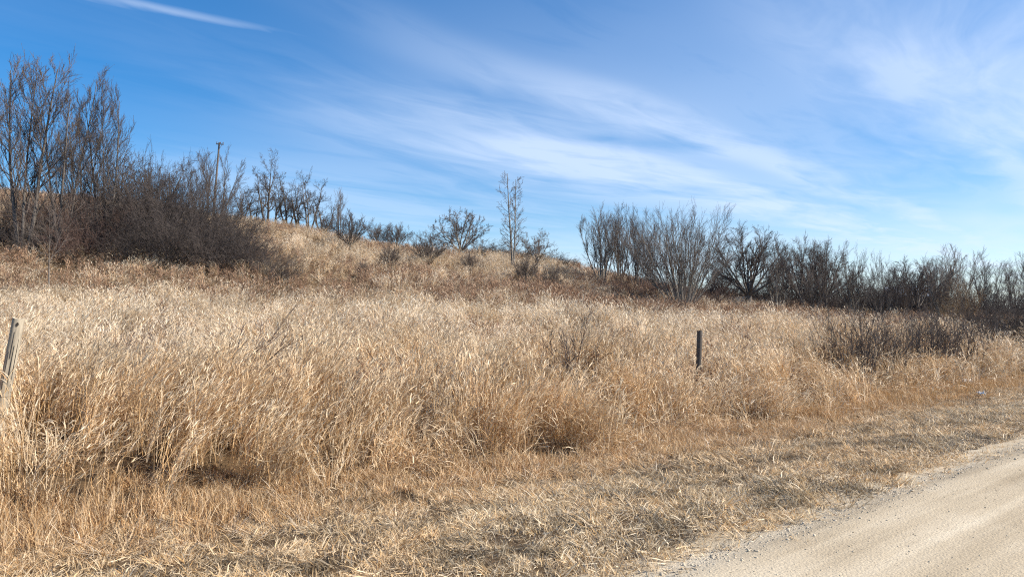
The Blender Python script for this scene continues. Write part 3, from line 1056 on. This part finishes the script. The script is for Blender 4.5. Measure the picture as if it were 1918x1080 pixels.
def make_proto(kind, seed, rmin=None, over=None, stem_name='stem'):
    """meshes of unit height: list of (name, mesh kind, V, Q)"""
    r = rng(seed)
    K = dict(KIND[kind])
    if over:
        K.update(over)
    rmin = rmin or K['rmin']
    ns = K['stems']
    h0 = K.get('trunk', 0)
    az = np.arange(ns) * 2.39996 + r.uniform(0, 6.28)
    tl = np.linspace(0, 1, ns) ** 0.75 * (K['tilt'][1] - K['tilt'][0]) + K['tilt'][0] if ns > 1 else np.array([r.uniform(*K['tilt'])])
    tl = tl * r.uniform(0.8, 1.15, ns)
    D = np.stack([np.sin(tl) * np.cos(az), np.sin(tl) * np.sin(az), np.cos(tl)], -1)
    rr = K['spread'] * np.sqrt(r.uniform(0, 1, ns))
    P0 = np.stack([rr * np.cos(az), rr * np.sin(az), np.full(ns, h0 * 0.9 - 0.02)], -1)
    Ln = r.uniform(*K['ln'], ns)
    R0 = K['rad'] * r.uniform(0.75, 1.15, ns)
    pts, rad = grow(r, P0, D, Ln, R0, K['n'], K['wob'], K['trop'], 0.18)
    rad[:, 0] *= 1.25
    levels = [(pts, rad, np.arange(ns))]
    for (k, t0, t1, ang, angs, lr, fall, rra, n, wob, trop) in K['lv']:
        p, d, L2, R2, par = spawn(r, pts, rad, Ln, k, t0, t1, ang, angs, lr, fall, rra, rmin)
        root = levels[-1][2][par] if len(levels) > 1 else par
        Ln = L2
        pts, rad = grow(r, p, d, L2, R2, n, wob, trop, 0.3)
        rad = np.maximum(rad, rmin * 0.7)
        levels.append((pts, rad, root))
    top = np.percentile(np.concatenate([l[0].reshape(-1, 3)[:, 2] for l in levels]), 99.9)
    out = []
    if h0:
        tr_r = K['rad'] * (ns ** 0.5) * 0.75
        tp, trd = grow(r, np.array([[0, 0, -0.03]]), np.array([[0.05, 0.02, 1.0]]), np.array([h0 + 0.05]), np.array([tr_r * 1.2]), 5, 0.03, 0.1, 0.7)
        tp[:, :, :2] -= tp[:, -1:, :2] * np.linspace(0, 1, 5)[None, :, None]
        out.append(('trunk', 'bark', tubes(tp / top, trd / top, 7)))
        stem_name = 'limb'
    sides = [6, 5, 4, 3, 3]

    def tub(li, sel=None):
        P, Rd, _ = levels[li]
        if sel is not None:
            P, Rd = P[sel], Rd[sel]
        return tubes(P / top, Rd / top, sides[li])
    if ns == 1:
        out.append(('trunk', 'bark', tub(0)))
        # each main limb with its own branches
        n1 = len(levels[1][0])
        par2 = np.repeat(np.arange(n1), K['lv'][1][0])
        for i in range(n1):
            out.append(('limb', 'bark', join([tub(1, [i]), tub(2, np.where(par2 == i)[0])])))
        rest = list(range(3, len(levels)))
    else:
        for i in range(ns):
            sel1 = np.where(levels[1][2] == i)[0]
            out.append((stem_name, 'bark', join([tub(0, [i]), tub(1, sel1)])))
        rest = list(range(2, len(levels)))
    out.append(('twigs', 'twig', join([tub(i) for i in rest])))
    return out


class Plant:
    protos = {}

    @classmethod
    def get(cls, key, kind, seed, bark, twig, **kw):
        k = (key, bark, twig)
        if k not in cls.protos:
            lst = []
            for nm, mk, (V, Q) in make_proto(kind, seed, **kw):
                lst.append((nm, fast_mesh(nm, V, Q, M[bark if mk == 'bark' else twig], mk == 'bark')))
            cls.protos[k] = lst
        return cls.protos[k]


def at(px, d):
    x = (px - 959) / F * d
    return x, d, float(height(np.array([x]), np.array([d]))[0])


def plant(name, proto, px, d, top, wid, rotz, label, cat, group=None, lean=(0, 0), H=None):
    """stands at depth d (metres) on the line of column px; its tip reaches image row top; wid = width factor"""
    x, y, z = at(px, d)
    if H is None:
        H = (HOR - top) / F * d + CAM_Z - z
    e = bpy.data.objects.new(name, None)
    e.empty_display_size = 0.3
    C.objects.link(e)
    e.location = (x, y, z - 0.03)
    e.scale = (H * wid, H * wid, H)
    e.rotation_euler = (lean[0], lean[1], rotz)
    for nm, me in proto:
        c = bpy.data.objects.new(nm, me)
        C.objects.link(c)
        c.parent = e
        if nm == 'twigs':
            c['kind'] = 'stuff'
    tag(e, label, cat, group)
    return e


def P(key, kind, seed, bark='bark', twig='twig', **kw):
    return Plant.get(key, kind, seed, bark, twig, **kw)


def build_trees():
    g = 'tall bare trees at the left edge'
    ashA = P('ashA', 'ash', 1001, stem_name='trunk')
    ashB = P('ashB', 'ash', 1002, stem_name='trunk')
    ashC = P('ashC', 'ash', 1003, stem_name='trunk', over=dict(stems=3))
    plant('ash_tree', ashA, 42, 51, 78, 1.0, 0.4, 'tallest bare tree, cut by the left edge of the picture', 'tree', g)
    plant('ash_tree', ashB, 112, 52, 110, 0.85, 2.1, 'tall bare tree with several trunks, second from the left edge', 'tree', g)
    plant('ash_tree', ashC, 148, 55, 136, 0.8, 4.0, 'tall bare tree, third from the left edge, in the tall left clump', 'tree', g)
    plant('ash_tree', ashA, 190, 53, 156, 0.85, 3.6, 'bare tree at the right end of the tall left clump', 'tree', g)
    plant('ash_tree', ashB, -50, 54, 150, 0.9, 5.1, 'bare tree mostly beyond the left edge, only its right branches showing', 'tree', g)
    gn = [P('gn%d' % i, 'gnarly', 1100 + i, 'bark', 'twig_dark', stem_name='trunk') for i in range(3)]
    plant('gnarled_tree', gn[0], 262, 57, 280, 1.0, 1.0, 'twisted bare tree rising above the thicket, right of the tall left clump', 'tree')
    plant('gnarled_tree', gn[1], 232, 60, 292, 0.9, 2.5, 'low dark bare tree between the tall left clump and the thicket', 'tree')
    plant('gnarled_tree', gn[2], 318, 62, 300, 1.0, 2.0, 'bare crooked tree half hidden behind the top of the thicket', 'tree')
    young = P('young', 'young', 1201, 'bark', 'twig', over=dict(rmin=.0011, rad=.011))
    plant('young_tree', young, 91, 41, 352, 0.9, 0.7, 'small young tree with pale thin trunk in front of the tall left clump', 'tree')
    # by the pole and along the crest
    plant('gnarled_tree', P('va', 'vase', 1301, stem_name='trunk', over=dict(stems=3)), 384, 78, 275, 0.9, 0.2, 'thin bare tree just left of the utility pole', 'tree')
    plant('gnarled_tree', P('vb', 'vase', 1302, stem_name='trunk', over=dict(stems=3)), 414, 80, 268, 0.8, 1.9, 'thin bare tree just right of the utility pole', 'tree')
    g = 'crooked bare trees along the crest of the hill'
    plant('gnarled_tree', gn[1], 452, 86, 335, 0.9, 4.0, 'low crooked tree at the left end of the crest row, beside the pole trees', 'tree', g)
    plant('gnarled_tree', gn[0], 497, 88, 284, 0.8, 5.3, 'tallest crooked tree of the crest row, leaning right', 'tree', g, (0.0, 0.12))
    plant('gnarled_tree', gn[2], 537, 90, 318, 0.8, 0.6, 'crooked dark tree on the crest, third of the row from the left', 'tree', g)
    plant('gnarled_tree', gn[0], 578, 88, 310, 0.75, 2.4, 'crooked dark tree on the crest with a spiky top, fourth of the row', 'tree', g)
    plant('gnarled_tree', P('vb', 'vase', 1302, stem_name='trunk', over=dict(stems=3)), 634, 86, 348, 0.8, 3.0, 'pale twiggy small tree at the right end of the crest row', 'tree', g)
    for i, (px, tp, k, lab) in enumerate([(470, 352, 2, 'low twiggy tree between the two leftmost crest row trees'),
                                          (516, 345, 1, 'low dark twiggy tree behind the leaning crest tree'),
                                          (556, 350, 0, 'low dark tree filling the gap in the middle of the crest row'),
                                          (604, 366, 2, 'low dark tree between the spiky crest tree and the pale twiggy one')]):
        plant('gnarled_tree', gn[k], px, 90, tp, 1.25, 1.1 + i * 1.9, lab, 'tree', g)
    bu = [P('bu%d' % i, 'bush', 1400 + i, 'bark', 'twig_dark') for i in range(4)]
    bl = [P('bl%d' % i, 'bush', 1410 + i, 'bark', 'twig') for i in range(2)]
    ap = [P('ap%d' % i, 'apple', 1500 + i, 'bark_pale', 'twig') for i in range(2)]
    plant('shrub', bu[0], 612, 84, 408, 1.0, 0.2, 'low dark shrub at the foot of the last crest tree', 'shrub')
    plant('shrub', bu[1], 655, 70, 394, 0.9, 1.2, 'dark vase shaped shrub on the slope right of the crest trees', 'shrub')
    plant('shrub', bl[0], 708, 82, 416, 1.0, 2.2, 'left of two grey shrubs on the skyline near the picture middle', 'shrub')
    plant('shrub', bl[1], 742, 82, 414, 1.0, 4.2, 'right of two grey shrubs on the skyline near the picture middle', 'shrub')
    plant('shrub', bu[2], 803, 62, 430, 0.95, 3.0, 'dark vase shaped shrub on the slope left of the round crab apple', 'shrub')
    plant('shrub', bl[0], 733, 57, 455, 0.8, 5.0, 'small thin shrub low on the slope below the two grey skyline shrubs', 'shrub')
    plant('shrub', bl[1], 678, 52, 487, 0.7, 1.0, 'sparse little shrub low on the slope, leftmost of the small ones', 'shrub')
    plant('apple_tree', ap[0], 862, 84, 386, 0.95, 0.9, 'round wide crowned bare apple tree alone on the skyline', 'tree')
    plant('poplar_tree', P('po', 'poplar', 1600, 'bark_pale', 'twig', stem_name='trunk', over=dict(tilt=(0.02, 0.14))), 962, 66, 316, 1.0, 0.35,
          'slender tall bare tree with two upright trunks, middle of the skyline', 'tree')
    plant('apple_tree', ap[1], 1006, 76, 428, 0.9, 2.9, 'low spreading bare tree just right of the slender twin trunk tree', 'tree')
    for i, (px, d, tp, k, lab) in enumerate([
            (905, 86, 452, 3, 'low dark scrub shrub against the right side of the round apple tree'),
            (940, 86, 458, 0, 'low dark scrub shrub left of the twin trunk tree on the skyline'),
            (985, 84, 464, 2, 'low dark scrub shrub directly behind the twin trunk tree'),
            (1035, 82, 474, 1, 'low dark scrub shrub right of the low spreading skyline tree'),
            (1062, 80, 484, 3, 'low dark scrub shrub at the right foot of the skyline, before the right hand trees')]):
        plant('shrub', P('td%d' % (k % 2), 'thicket', 2010 + k % 2, 'twig_dark', 'twig_dark', over=dict(stems=40, rmin=.0024)), px, d, tp - 4, 2.0, i * 1.3, lab, 'shrub', 'low hedge shrubs under the skyline trees')
    plant('shrub', bl[0], 985, 55, 478, 0.9, 2.0, 'thin sapling shrub on the slope below the twin trunk tree', 'shrub')
    plant('shrub', bl[1], 1035, 52, 492, 0.9, 0.4, 'sparse shrub on the lower slope right of the twin trunk tree', 'shrub')
    plant('shrub', bl[0], 880, 60, 468, 0.6, 0.9, 'tiny twiggy shrub on the slope below the round apple tree', 'shrub')
    # right hand trees
    va = [P('vs%d' % i, 'vase', 1700 + i, 'bark_pale', 'twig', stem_name='trunk') for i in range(3)]
    vd = [P('vd%d' % i, 'vase', 1710 + i, 'bark', 'twig_dark', stem_name='trunk') for i in range(2)]
    fan = P('fan', 'fan', 1800, 'bark_pale', 'twig')
    fan2 = P('fan2', 'fan', 1801, 'bark', 'twig_dark', over=dict(stems=16, tilt=(0, 0.6)))
    rd = [P('rd%d' % i, 'dome', 1900 + i, 'bark', 'twig') for i in range(3)]
    g = 'pale vase shaped trees left of the fan shaped tree'
    plant('vase_tree', va[0], 1128, 64, 378, 0.95, 0.3, 'pale many stemmed tree at the left end of the right hand trees', 'tree', g)
    plant('vase_tree', va[1], 1163, 66, 382, 0.7, 1.3, 'pale many stemmed tree, second of the right hand trees', 'tree', g)
    plant('vase_tree', vd[0], 1194, 62, 384, 0.75, 2.0, 'darker upright tree touching the left side of the fan shaped tree', 'tree', g)
    plant('vase_tree', va[2], 1222, 66, 405, 0.7, 4.0, 'slim pale tree half behind the fan shaped tree', 'tree', g)
    plant('fan_tree', fan, 1278, 52, 382, 1.05, 0.5, 'dense fan shaped tree of many straight stems, largest right of the middle', 'tree')
    plant('young_tree', P('yt', 'young', 1202, 'bark', 'twig'), 1283, 46, 530, 1.0, 1.0,
          'tiny tree with a thin dark trunk in front of the fan shaped tree', 'tree')
    g = 'trees of the right hand tree line'
    row = [(1345, 66, 470, vd[1], .9, 'low bare tree in the gap right of the fan shaped tree'),
           (1402, 62, 418, rd[0], 1.0, 'round topped bare tree, first of the right hand line after the gap'),
           (1455, 58, 440, va[0], .8, 'bare tree with dark trunk foot, second of the line after the gap'),
           (1503, 66, 440, rd[1], .8, 'dark bare tree with a rounded crown, left of two round crowns mid line'),
           (1545, 68, 446, rd[2], .85, 'dark bare tree with a rounded crown, right of two round crowns mid line'),
           (1524, 56, 495, va[1], .9, 'shorter forked tree in front of the two round crowns'),
           (1602, 56, 458, va[2], .75, 'upright pale stemmed tree right of the round crowns'),
           (1655, 54, 470, fan2, .8, 'fan shaped darker tree before the pale roof glimpsed in the trees'),
           (1716, 60, 480, rd[0], 1.0, 'dark dome topped tree behind the right hand fence brush'),
           (1752, 64, 478, vd[0], .8, 'thin dark tree between the dome topped tree and the tall spreading one'),
           (1775, 52, 458, va[0], .95, 'tall spreading pale tree rising over the right hand line'),
           (1845, 70, 474, va[1], .9, 'slim pale tree behind the big dark bush, left of two'),
           (1902, 70, 478, va[2], .9, 'slim pale tree at the right edge of the picture'),
           (1945, 66, 470, va[0], .9, 'bare tree mostly beyond the right edge, behind the dark bush'),
           (1690, 58, 500, vd[1], .9, 'low dark many stemmed tree below the dome topped tree')]
    for i, (px, d, tp, pr, w, lab) in enumerate(row):
        plant('bare_tree', pr, px, d, tp, w, i * 1.7, lab, 'tree', g)
    # thickets
    th = [P('th%d' % i, 'thicket', 2000 + i, 'twig_dark', 'twig_dark') for i in range(3)]
    td = [P('td%d' % i, 'thicket', 2010 + i, 'twig_dark', 'twig_dark', over=dict(stems=40, rmin=.0024)) for i in range(2)]
    tr = [P('th%d' % i, 'thicket', 2000 + i, 'twig_red', 'twig_red') for i in range(2)]
    tt_ = [P('th2', 'thicket', 2002, 'twig_tan', 'twig_tan')]
    lab = 'dense dark leafless shrub tangled into the big thicket below the pole'
    big = [(250, 53, 292, .62), (300, 55, 276, .60), (348, 55, 294, .62), (395, 54, 322, .62), (432, 53, 358, .7), (280, 50, 385, .75), (330, 49, 385, .7),
           (380, 49, 400, .75), (430, 49, 420, .85), (470, 50, 432, .95), (505, 49, 455, 1.05), (235, 50, 385, .7), (205, 52, 350, .75), (315, 51, 335, .7), (405, 51, 370, .8), (455, 51, 400, .8), (225, 56, 310, .65), (275, 57, 290, .6)]
    for i, (px, d, tp, w) in enumerate(big):
        plant('thicket_shrub', th[i % 3], px, d, tp, w, i * 2.1, lab, 'shrub', 'shrubs of the big dark thicket')
    for i, (px, d, tp, w, k, lab) in enumerate([
            (222, 54, 315, .8, 0, 'thin tree standing in the left end of the big thicket'),
            (296, 56, 280, .75, 1, 'tallest thin tree rising out of the big thicket'),
            (350, 56, 305, .8, 0, 'thin tree rising out of the middle of the big thicket'),
            (412, 55, 335, .8, 1, 'low thin tree rising out of the right part of the big thicket')]):
        plant('thicket_tree', P('tt%d' % k, 'vase', 2050 + k, 'bark', 'twig', stem_name='trunk', over=dict(stems=5)), px, d, tp, w, i * 1.8, lab, 'tree', 'thin trees rising from the big thicket')
    plant('thicket_shrub', th[1], 532, 48, 474, 1.1, 0.8, 'low arching shrub at the right tip of the big thicket', 'shrub')
    lab = 'brown leafless brush shrub at the feet of the tall left trees'
    for i, (px, d, tp) in enumerate([(10, 52, 372), (60, 51, 402), (105, 53, 376), (150, 50, 392), (185, 52, 352), (30, 60, 338), (130, 60, 338), (-30, 52, 376), (80, 58, 345), (170, 58, 335)]):
        plant('thicket_shrub', (th + tr)[i % 5], px, d, tp, .85, i * 1.1, lab, 'shrub', 'brush under the tall left trees')
    lab = 'dark bushy shrub filling the shade under the right hand tree line'
    for i, (px, d, tp) in enumerate([(1345, 72, 488), (1385, 70, 482), (1430, 72, 478), (1480, 72, 470), (1530, 72, 470), (1570, 70, 478), (1620, 68, 488), (1660, 68, 490),
                                     (1700, 70, 492), (1740, 68, 492), (1790, 66, 498), (1830, 64, 505), (1470, 62, 520), (1570, 62, 515), (1370, 64, 512), (1640, 60, 522), (1880, 66, 505), (1730, 60, 525), (1920, 62, 510)]):
        plant('thicket_shrub', td[i % 2], px, d, tp + 16 + 7 * (i % 3), .95, i * 1.9, lab, 'shrub', 'undergrowth of the right hand tree line')
    lab = 'low red brown brush shrub between the hillside and the fan shaped tree'
    for i, (px, d, tp) in enumerate([(1085, 60, 500), (1120, 58, 512), (1155, 56, 520), (1190, 54, 522), (1225, 56, 518), (1330, 56, 535), (1255, 62, 505), (1310, 62, 505), (1175, 64, 490)]):
        plant('thicket_shrub', tr[i % 2], px, d, tp, 1.3, i * 1.5, lab, 'shrub', 'red brown brush left of the fan shaped tree')
    plant('thicket_shrub', td[0], 1888, 35, 540, .75, 0.3, 'big dense dark bush at the right edge of the picture', 'shrub')
    plant('thicket_shrub', td[1], 1840, 42, 545, .8, 1.3, 'dark dense bush left of and behind the bush at the right edge', 'shrub')
    plant('thicket_shrub', td[0], 1940, 38, 540, .8, 2.3, 'dark dense bush cut off by the right edge of the picture', 'shrub')
    plant('thicket_shrub', tt_[0], 1800, 50, 500, .6, 2.3, 'tan tinted feathery bush right of the tall spreading pale tree', 'shrub')
    # brush along the fence, right
    sp = [P('sp%d' % i, 'sapling', 2100 + i, 'twig', 'twig_dark', over=dict(tilt=(0, .30), rad=.0095, rmin=.0024)) for i in range(3)]
    lab = 'thin dark leafless sapling in the brush along the right hand fence line'
    r = rng(77)
    for i, px in enumerate([1550, 1580, 1600, 1618, 1636, 1652, 1668, 1684, 1698, 1714, 1730, 1744, 1760, 1774, 1790, 1806, 1824, 1842, 1860, 1880]):
        u = (px - 959) / F
        d = (6.7 + r.uniform(-0.5, 0.9) + EDGE) / (DX - DY * u)
        plant('sapling', sp[i % 3], px, d, 0, r.uniform(.65, .95), r.uniform(0, 6), lab, 'sapling', 'saplings in the fence line brush', H=r.uniform(1.9, 2.75) * (1 if px < 1810 else .85))
    # single plants of the near field
    plant('rose_bush', P('rose', 'sapling', 2200, 'twig_red', 'twig_dark', over=dict(stems=6, tilt=(0.02, 0.75), wob=0.10, trop=-0.035, rad=.007, rmin=.0028)), 1078, 15.5, 564, 1.05, 0.4,
          'dark thorny leafless bush standing above the pale grass right of the middle', 'shrub')
    plant('weed_stalk', P('stk', 'sapling', 2201, 'twig_red', 'twig_red', over=dict(stems=2, tilt=(0, .12))), 1168, 17, 590, .4, 1.4,
          'thin brown weed stalk just right of the dark thorny bush', 'weed')
    plant('weed_stalk', P('stk', 'sapling', 2201, 'twig_red', 'twig_red', over=dict(stems=2, tilt=(0, .12))), 862, 14, 610, .4, 0.4,
          'thin brown weed stalk in the grass left of the dark thorny bush', 'weed')
    for i, (px, tp, lab) in enumerate([(215, 588, 'brown upright weed stalks left of the leaning stems, leftmost of three'),
                                       (262, 582, 'brown upright weed stalks left of the leaning stems, middle of three'),
                                       (322, 578, 'darkest brown upright weed stalks by the leaning stems, rightmost of three')]):
        plant('weed_stalk', P('stk2', 'sapling', 2203, 'twig_red', 'twig_red', over=dict(stems=6, tilt=(0, .25), spread=0.14, rad=.006, rmin=.0025)), px, 14.5, tp, .55, i * 1.4, lab, 'weed',
              'brown weed stalks in the left field')
    plant('leaning_shrub', P('lean', 'sapling', 2204, 'twig_red', 'twig_red', over=dict(stems=4, tilt=(0, .22), rad=.006, rmin=.0021)), 352, 11.5, 0, .8, 0.4,
          'red brown shrub stems leaning far to the right over the left grass', 'shrub', None, (-0.05, 0.70), H=2.5)


build_trees()

# ------------------------------------------------------------------ posts, pole, shed, small things


def lathe_post(name, H, r0, r1, sides, seed, mat, matend, square=False, rough=0.06):
    r = rng(seed)
    n = 14
    zz = np.linspace(-0.35, H, n)
    an = np.arange(sides) / sides * 2 * math.pi + (math.pi / 4 if square else 0)
    groove = r.normal(0, rough, sides)
    V = []
    for i, z in enumerate(zz):
        rr = r0 + (r1 - r0) * i / (n - 1)
        for j in range(sides):
            q = rr * (1 + groove[j] + r.normal(0, rough * 0.35))
            V.append((q * math.cos(an[j]), q * math.sin(an[j]), z + (r.normal(0, 0.012) if i == n - 1 else 0)))
    Fc = []
    for i in range(n - 1):
        for j in range(sides):
            Fc.append((i * sides + j, i * sides + (j + 1) % sides, (i + 1) * sides + (j + 1) % sides, (i + 1) * sides + j))
    body = (V, Fc)
    top = [V[(n - 1) * sides + j] for j in range(sides)]
    top = [(p[0] * 0.985, p[1] * 0.985, p[2]) for p in top] + [(0, 0, H - 0.008)]
    cap = (top, [(j, (j + 1) % sides, sides) for j in range(sides)])
    return body, cap


def strip_on_post(r0, r1, H, ang, z0, z1, w, proud):
    """narrow raised sliver following the post surface"""
    V, Fc = [], []
    n = 6
    for i in range(n):
        z = z0 + (z1 - z0) * i / (n - 1)
        rr = r0 + (r1 - r0) * (z + 0.35) / (H + 0.35) + proud
        ww = w * (1 - abs(2 * i / (n - 1) - 1) ** 2 * 0.8)
        for sgn in (-1, 1):
            a = ang + sgn * ww / rr
            V.append((rr * math.cos(a), rr * math.sin(a), z))
        V.append(((rr - 0.02) * math.cos(ang), (rr - 0.02) * math.sin(ang), z))
    for i in range(n - 1):
        a, b = i * 3, i * 3 + 3
        Fc += [(a, a + 1, b + 1, b), (a + 1, a + 2, b + 2, b + 1), (a + 2, a, b, b + 2)]
    return V, Fc


def torus_ring(rad, th, z, sides=16, k=5, tilt=0.0):
    V, Fc = [], []
    for i in range(sides):
        a = i / sides * 2 * math.pi
        for j in range(k):
            b = j / k * 2 * math.pi
            q = rad + th * math.cos(b)
            V.append((q * math.cos(a), q * math.sin(a), z + th * math.sin(b) + tilt * math.cos(a)))
    for i in range(sides):
        for j in range(k):
            Fc.append((i * k + j, ((i + 1) % sides) * k + j, ((i + 1) % sides) * k + (j + 1) % k, i * k + (j + 1) % k))
    return V, Fc


def build_posts():
    # left post
    x, y, z = at(-5, 9.3)
    e = bpy.data.objects.new('fence_post', None)
    C.objects.link(e)
    e.location = (x, y, z)
    H = (HOR - 594) / F * 9.3 + CAM_Z - z
    e.rotation_euler = (R(-2), R(7.5), 0.3)
    body, cap = lathe_post('p', H, 0.078, 0.068, 14, 5, None, None, False, 0.05)
    mesh_obj('shaft', *body, M['post_grey'], e, True)
    mesh_obj('sawn_top', *cap, M['post_end'], e)
    for (a, z0, z1, w) in ((-1.2, H * .45, H * .8, .0028), (-1.9, H * .3, H * .75, .003), (-0.7, H * .5, H * .85, .0025), (-1.55, H * .7, H * .9, .002)):
        mesh_obj('split', *strip_on_post(0.078, 0.068, H, a, z0, z1, w, 0.0035), M['crack'], e)
    mesh_obj('knot', *strip_on_post(0.078, 0.068, H, -1.35, H - 0.10, H - 0.05, 0.016, 0.005), M['crack'], e)
    mesh_obj('wire_wrap', *torus_ring(0.077, 0.0025, H * 0.42, 16, 4, 0.012), M['metal'], e)
    tag(e, 'thick weathered grey wooden fence post leaning at the left edge', 'fence post', 'old fence posts in the tall grass')
    # right post
    x, y, z = at(1304, 16.4)
    e = bpy.data.objects.new('fence_post', None)
    C.objects.link(e)
    e.location = (x, y, z)
    H = (HOR - 619) / F * 16.4 + CAM_Z - z
    e.rotation_euler = (0, R(3.2), 0.5)
    body, cap = lathe_post('p', H, 0.064, 0.060, 10, 8, None, None, False, 0.05)
    mesh_obj('shaft', *body, M['post_dark'], e, True)
    mesh_obj('sawn_top', *cap, M['post_dark'], e)
    mesh_obj('wire_wrap', *torus_ring(0.066, 0.0025, H * 0.75, 14, 4, 0.01), M['metal'], e)
    for a in (-1.4, -0.6):
        mesh_obj('split', *strip_on_post(0.064, 0.060, H, a, H * .4, H * .95, .004, 0.003), M['crack'], e)
    tag(e, 'thin dark wooden fence post standing alone right of the middle', 'fence post', 'old fence posts in the tall grass')


def box(cx, cy, cz, sx, sy, sz):
    V = [(cx + a * sx / 2, cy + b * sy / 2, cz + c * sz / 2) for c in (-1, 1) for a, b in ((-1, -1), (1, -1), (1, 1), (-1, 1))]
    Fc = [(0, 3, 2, 1), (4, 5, 6, 7), (0, 1, 5, 4), (1, 2, 6, 5), (2, 3, 7, 6), (3, 0, 4, 7)]
    return V, Fc


def build_pole():
    d = 92
    x, y, z = at(396, d)
    H = (HOR - 264) / F * d + CAM_Z - z
    e = bpy.data.objects.new('utility_pole', None)
    C.objects.link(e)
    e.location = (x, y, z)
    e.rotation_euler = (0, R(4.0), 0)
    body, cap = lathe_post('p', H, 0.15, 0.10, 12, 12, None, None, False, 0.01)
    mesh_obj('shaft', *body, M['pole'], e, True)
    mesh_obj('pole_top', *cap, M['pole'], e)
    mesh_obj('crossarm', *box(0.15, -0.14, H - 0.25, 0.95, 0.10, 0.12), M['pole'], e)
    for ix in (-0.25, 0.2, 0.55):
        V, Fc = [], []
        prof = [(0.02, 0), (0.02, 0.07), (0.075, 0.09), (0.075, 0.13), (0.05, 0.15), (0.06, 0.19), (0.02, 0.21)]
        k = 8
        for rr, zz in prof:
            for j in range(k):
                V.append((ix + rr * math.cos(j / k * 6.2832), -0.14 + rr * math.sin(j / k * 6.2832), H - 0.18 + zz))
        for i in range(len(prof) - 1):
            for j in range(k):
                Fc.append((i * k + j, i * k + (j + 1) % k, (i + 1) * k + (j + 1) % k, (i + 1) * k + j))
        Fc.append(tuple((len(prof) - 1) * k + j for j in range(k)))
        mesh_obj('insulator', V, Fc, M['ceramic'], e, True)
    V, Fc = [], []
    for (a, b) in (((0.08, -0.15, H - 0.95), (0.48, -0.21, H - 0.28)),):
        pv, pq = tubes(np.array([[a, b]], float), np.full((1, 2), 0.025), 5)
        mesh_obj('brace', pv, pq, M['grey_tank'], e)
    tag(e, 'old wooden utility pole with short crossarm rising behind the thicket', 'utility pole')


def build_shed():
    d = 84
    x, y, z = at(1700, d)
    e = bpy.data.objects.new('shed', None)
    C.objects.link(e)
    e.location = (x, y, z - 0.1)
    e.rotation_euler = (0, 0, -0.25)
    w, dp, hw, hr = 4.4, 4.0, 2.2, 3.2
    V = [(-w / 2, -dp / 2, 0), (w / 2, -dp / 2, 0), (w / 2, dp / 2, 0), (-w / 2, dp / 2, 0), (-w / 2, -dp / 2, hw), (w / 2, -dp / 2, hw), (w / 2, dp / 2, hw), (-w / 2, dp / 2, hw),
         (-w / 2, 0, hr), (w / 2, 0, hr)]
    mesh_obj('wall', V, [(0, 1, 5, 4), (2, 3, 7, 6), (1, 2, 6, 9, 5), (3, 0, 4, 8, 7)], M['shed_wall'], e)
    for sg in (-1, 1):
        a = [(-w / 2 - .2, sg * (dp / 2 + .25), hw - .17), (w / 2 + .2, sg * (dp / 2 + .25), hw - .17), (w / 2 + .2, 0, hr + .03), (-w / 2 - .2, 0, hr + .03)]
        V = a + [(p[0], p[1], p[2] + 0.07) for p in a]
        mesh_obj('roof_slope', V, [(0, 3, 2, 1), (4, 5, 6, 7), (0, 1, 5, 4), (1, 2, 6, 5), (2, 3, 7, 6), (3, 0, 4, 7)], M['shed_roof'], e)
    mesh_obj('door', *box(-1.2, -dp / 2 - .025, 1.0, 0.95, 0.05, 2.0), M['shed_dark'], e)
    mesh_obj('window', *box(1.0, -dp / 2 - .02, 1.5, 0.9, 0.04, 0.7), M['shed_dark'], e)
    tag(e, 'pale shed with light metal roof glimpsed through the right hand trees', 'shed')


def crumple(name, s, t, size, seed, label, cat):
    r = rng(seed)
    n = 7
    V, Fc = [], []
    for i in range(n):
        for j in range(n):
            a, b = i / (n - 1) - .5, j / (n - 1) - .5
            V.append((a * size, b * size * .55, 0.02 + size * (0.16 * r.normal() + 0.35 * (0.25 - a * a)) * .6))
    for i in range(n - 1):
        for j in range(n - 1):
            Fc.append((i * n + j, (i + 1) * n + j, (i + 1) * n + j + 1, i * n + j + 1))
    o = mesh_obj(name, V, Fc, M['white'])
    md = o.modifiers.new('thickness', 'SOLIDIFY')
    md.thickness = 0.004
    x, y = xy(s, t)
    o.location = (float(x), float(y), float(height(np.array([x]), np.array([y]))[0]) + 0.10)
    o.rotation_euler = (0.2, 0.1, r.uniform(0, 3))
    tag(o, label, cat)


build_posts()
build_pole()
build_shed()
crumple('litter_scrap', 3.5, 20.3, 0.24, 3, 'small crumpled white scrap on the mown verge below the fence brush', 'litter')
crumple('litter_scrap', 5.2, 24.5, 0.30, 4, 'small white scrap at the foot of the fence line brush', 'litter')
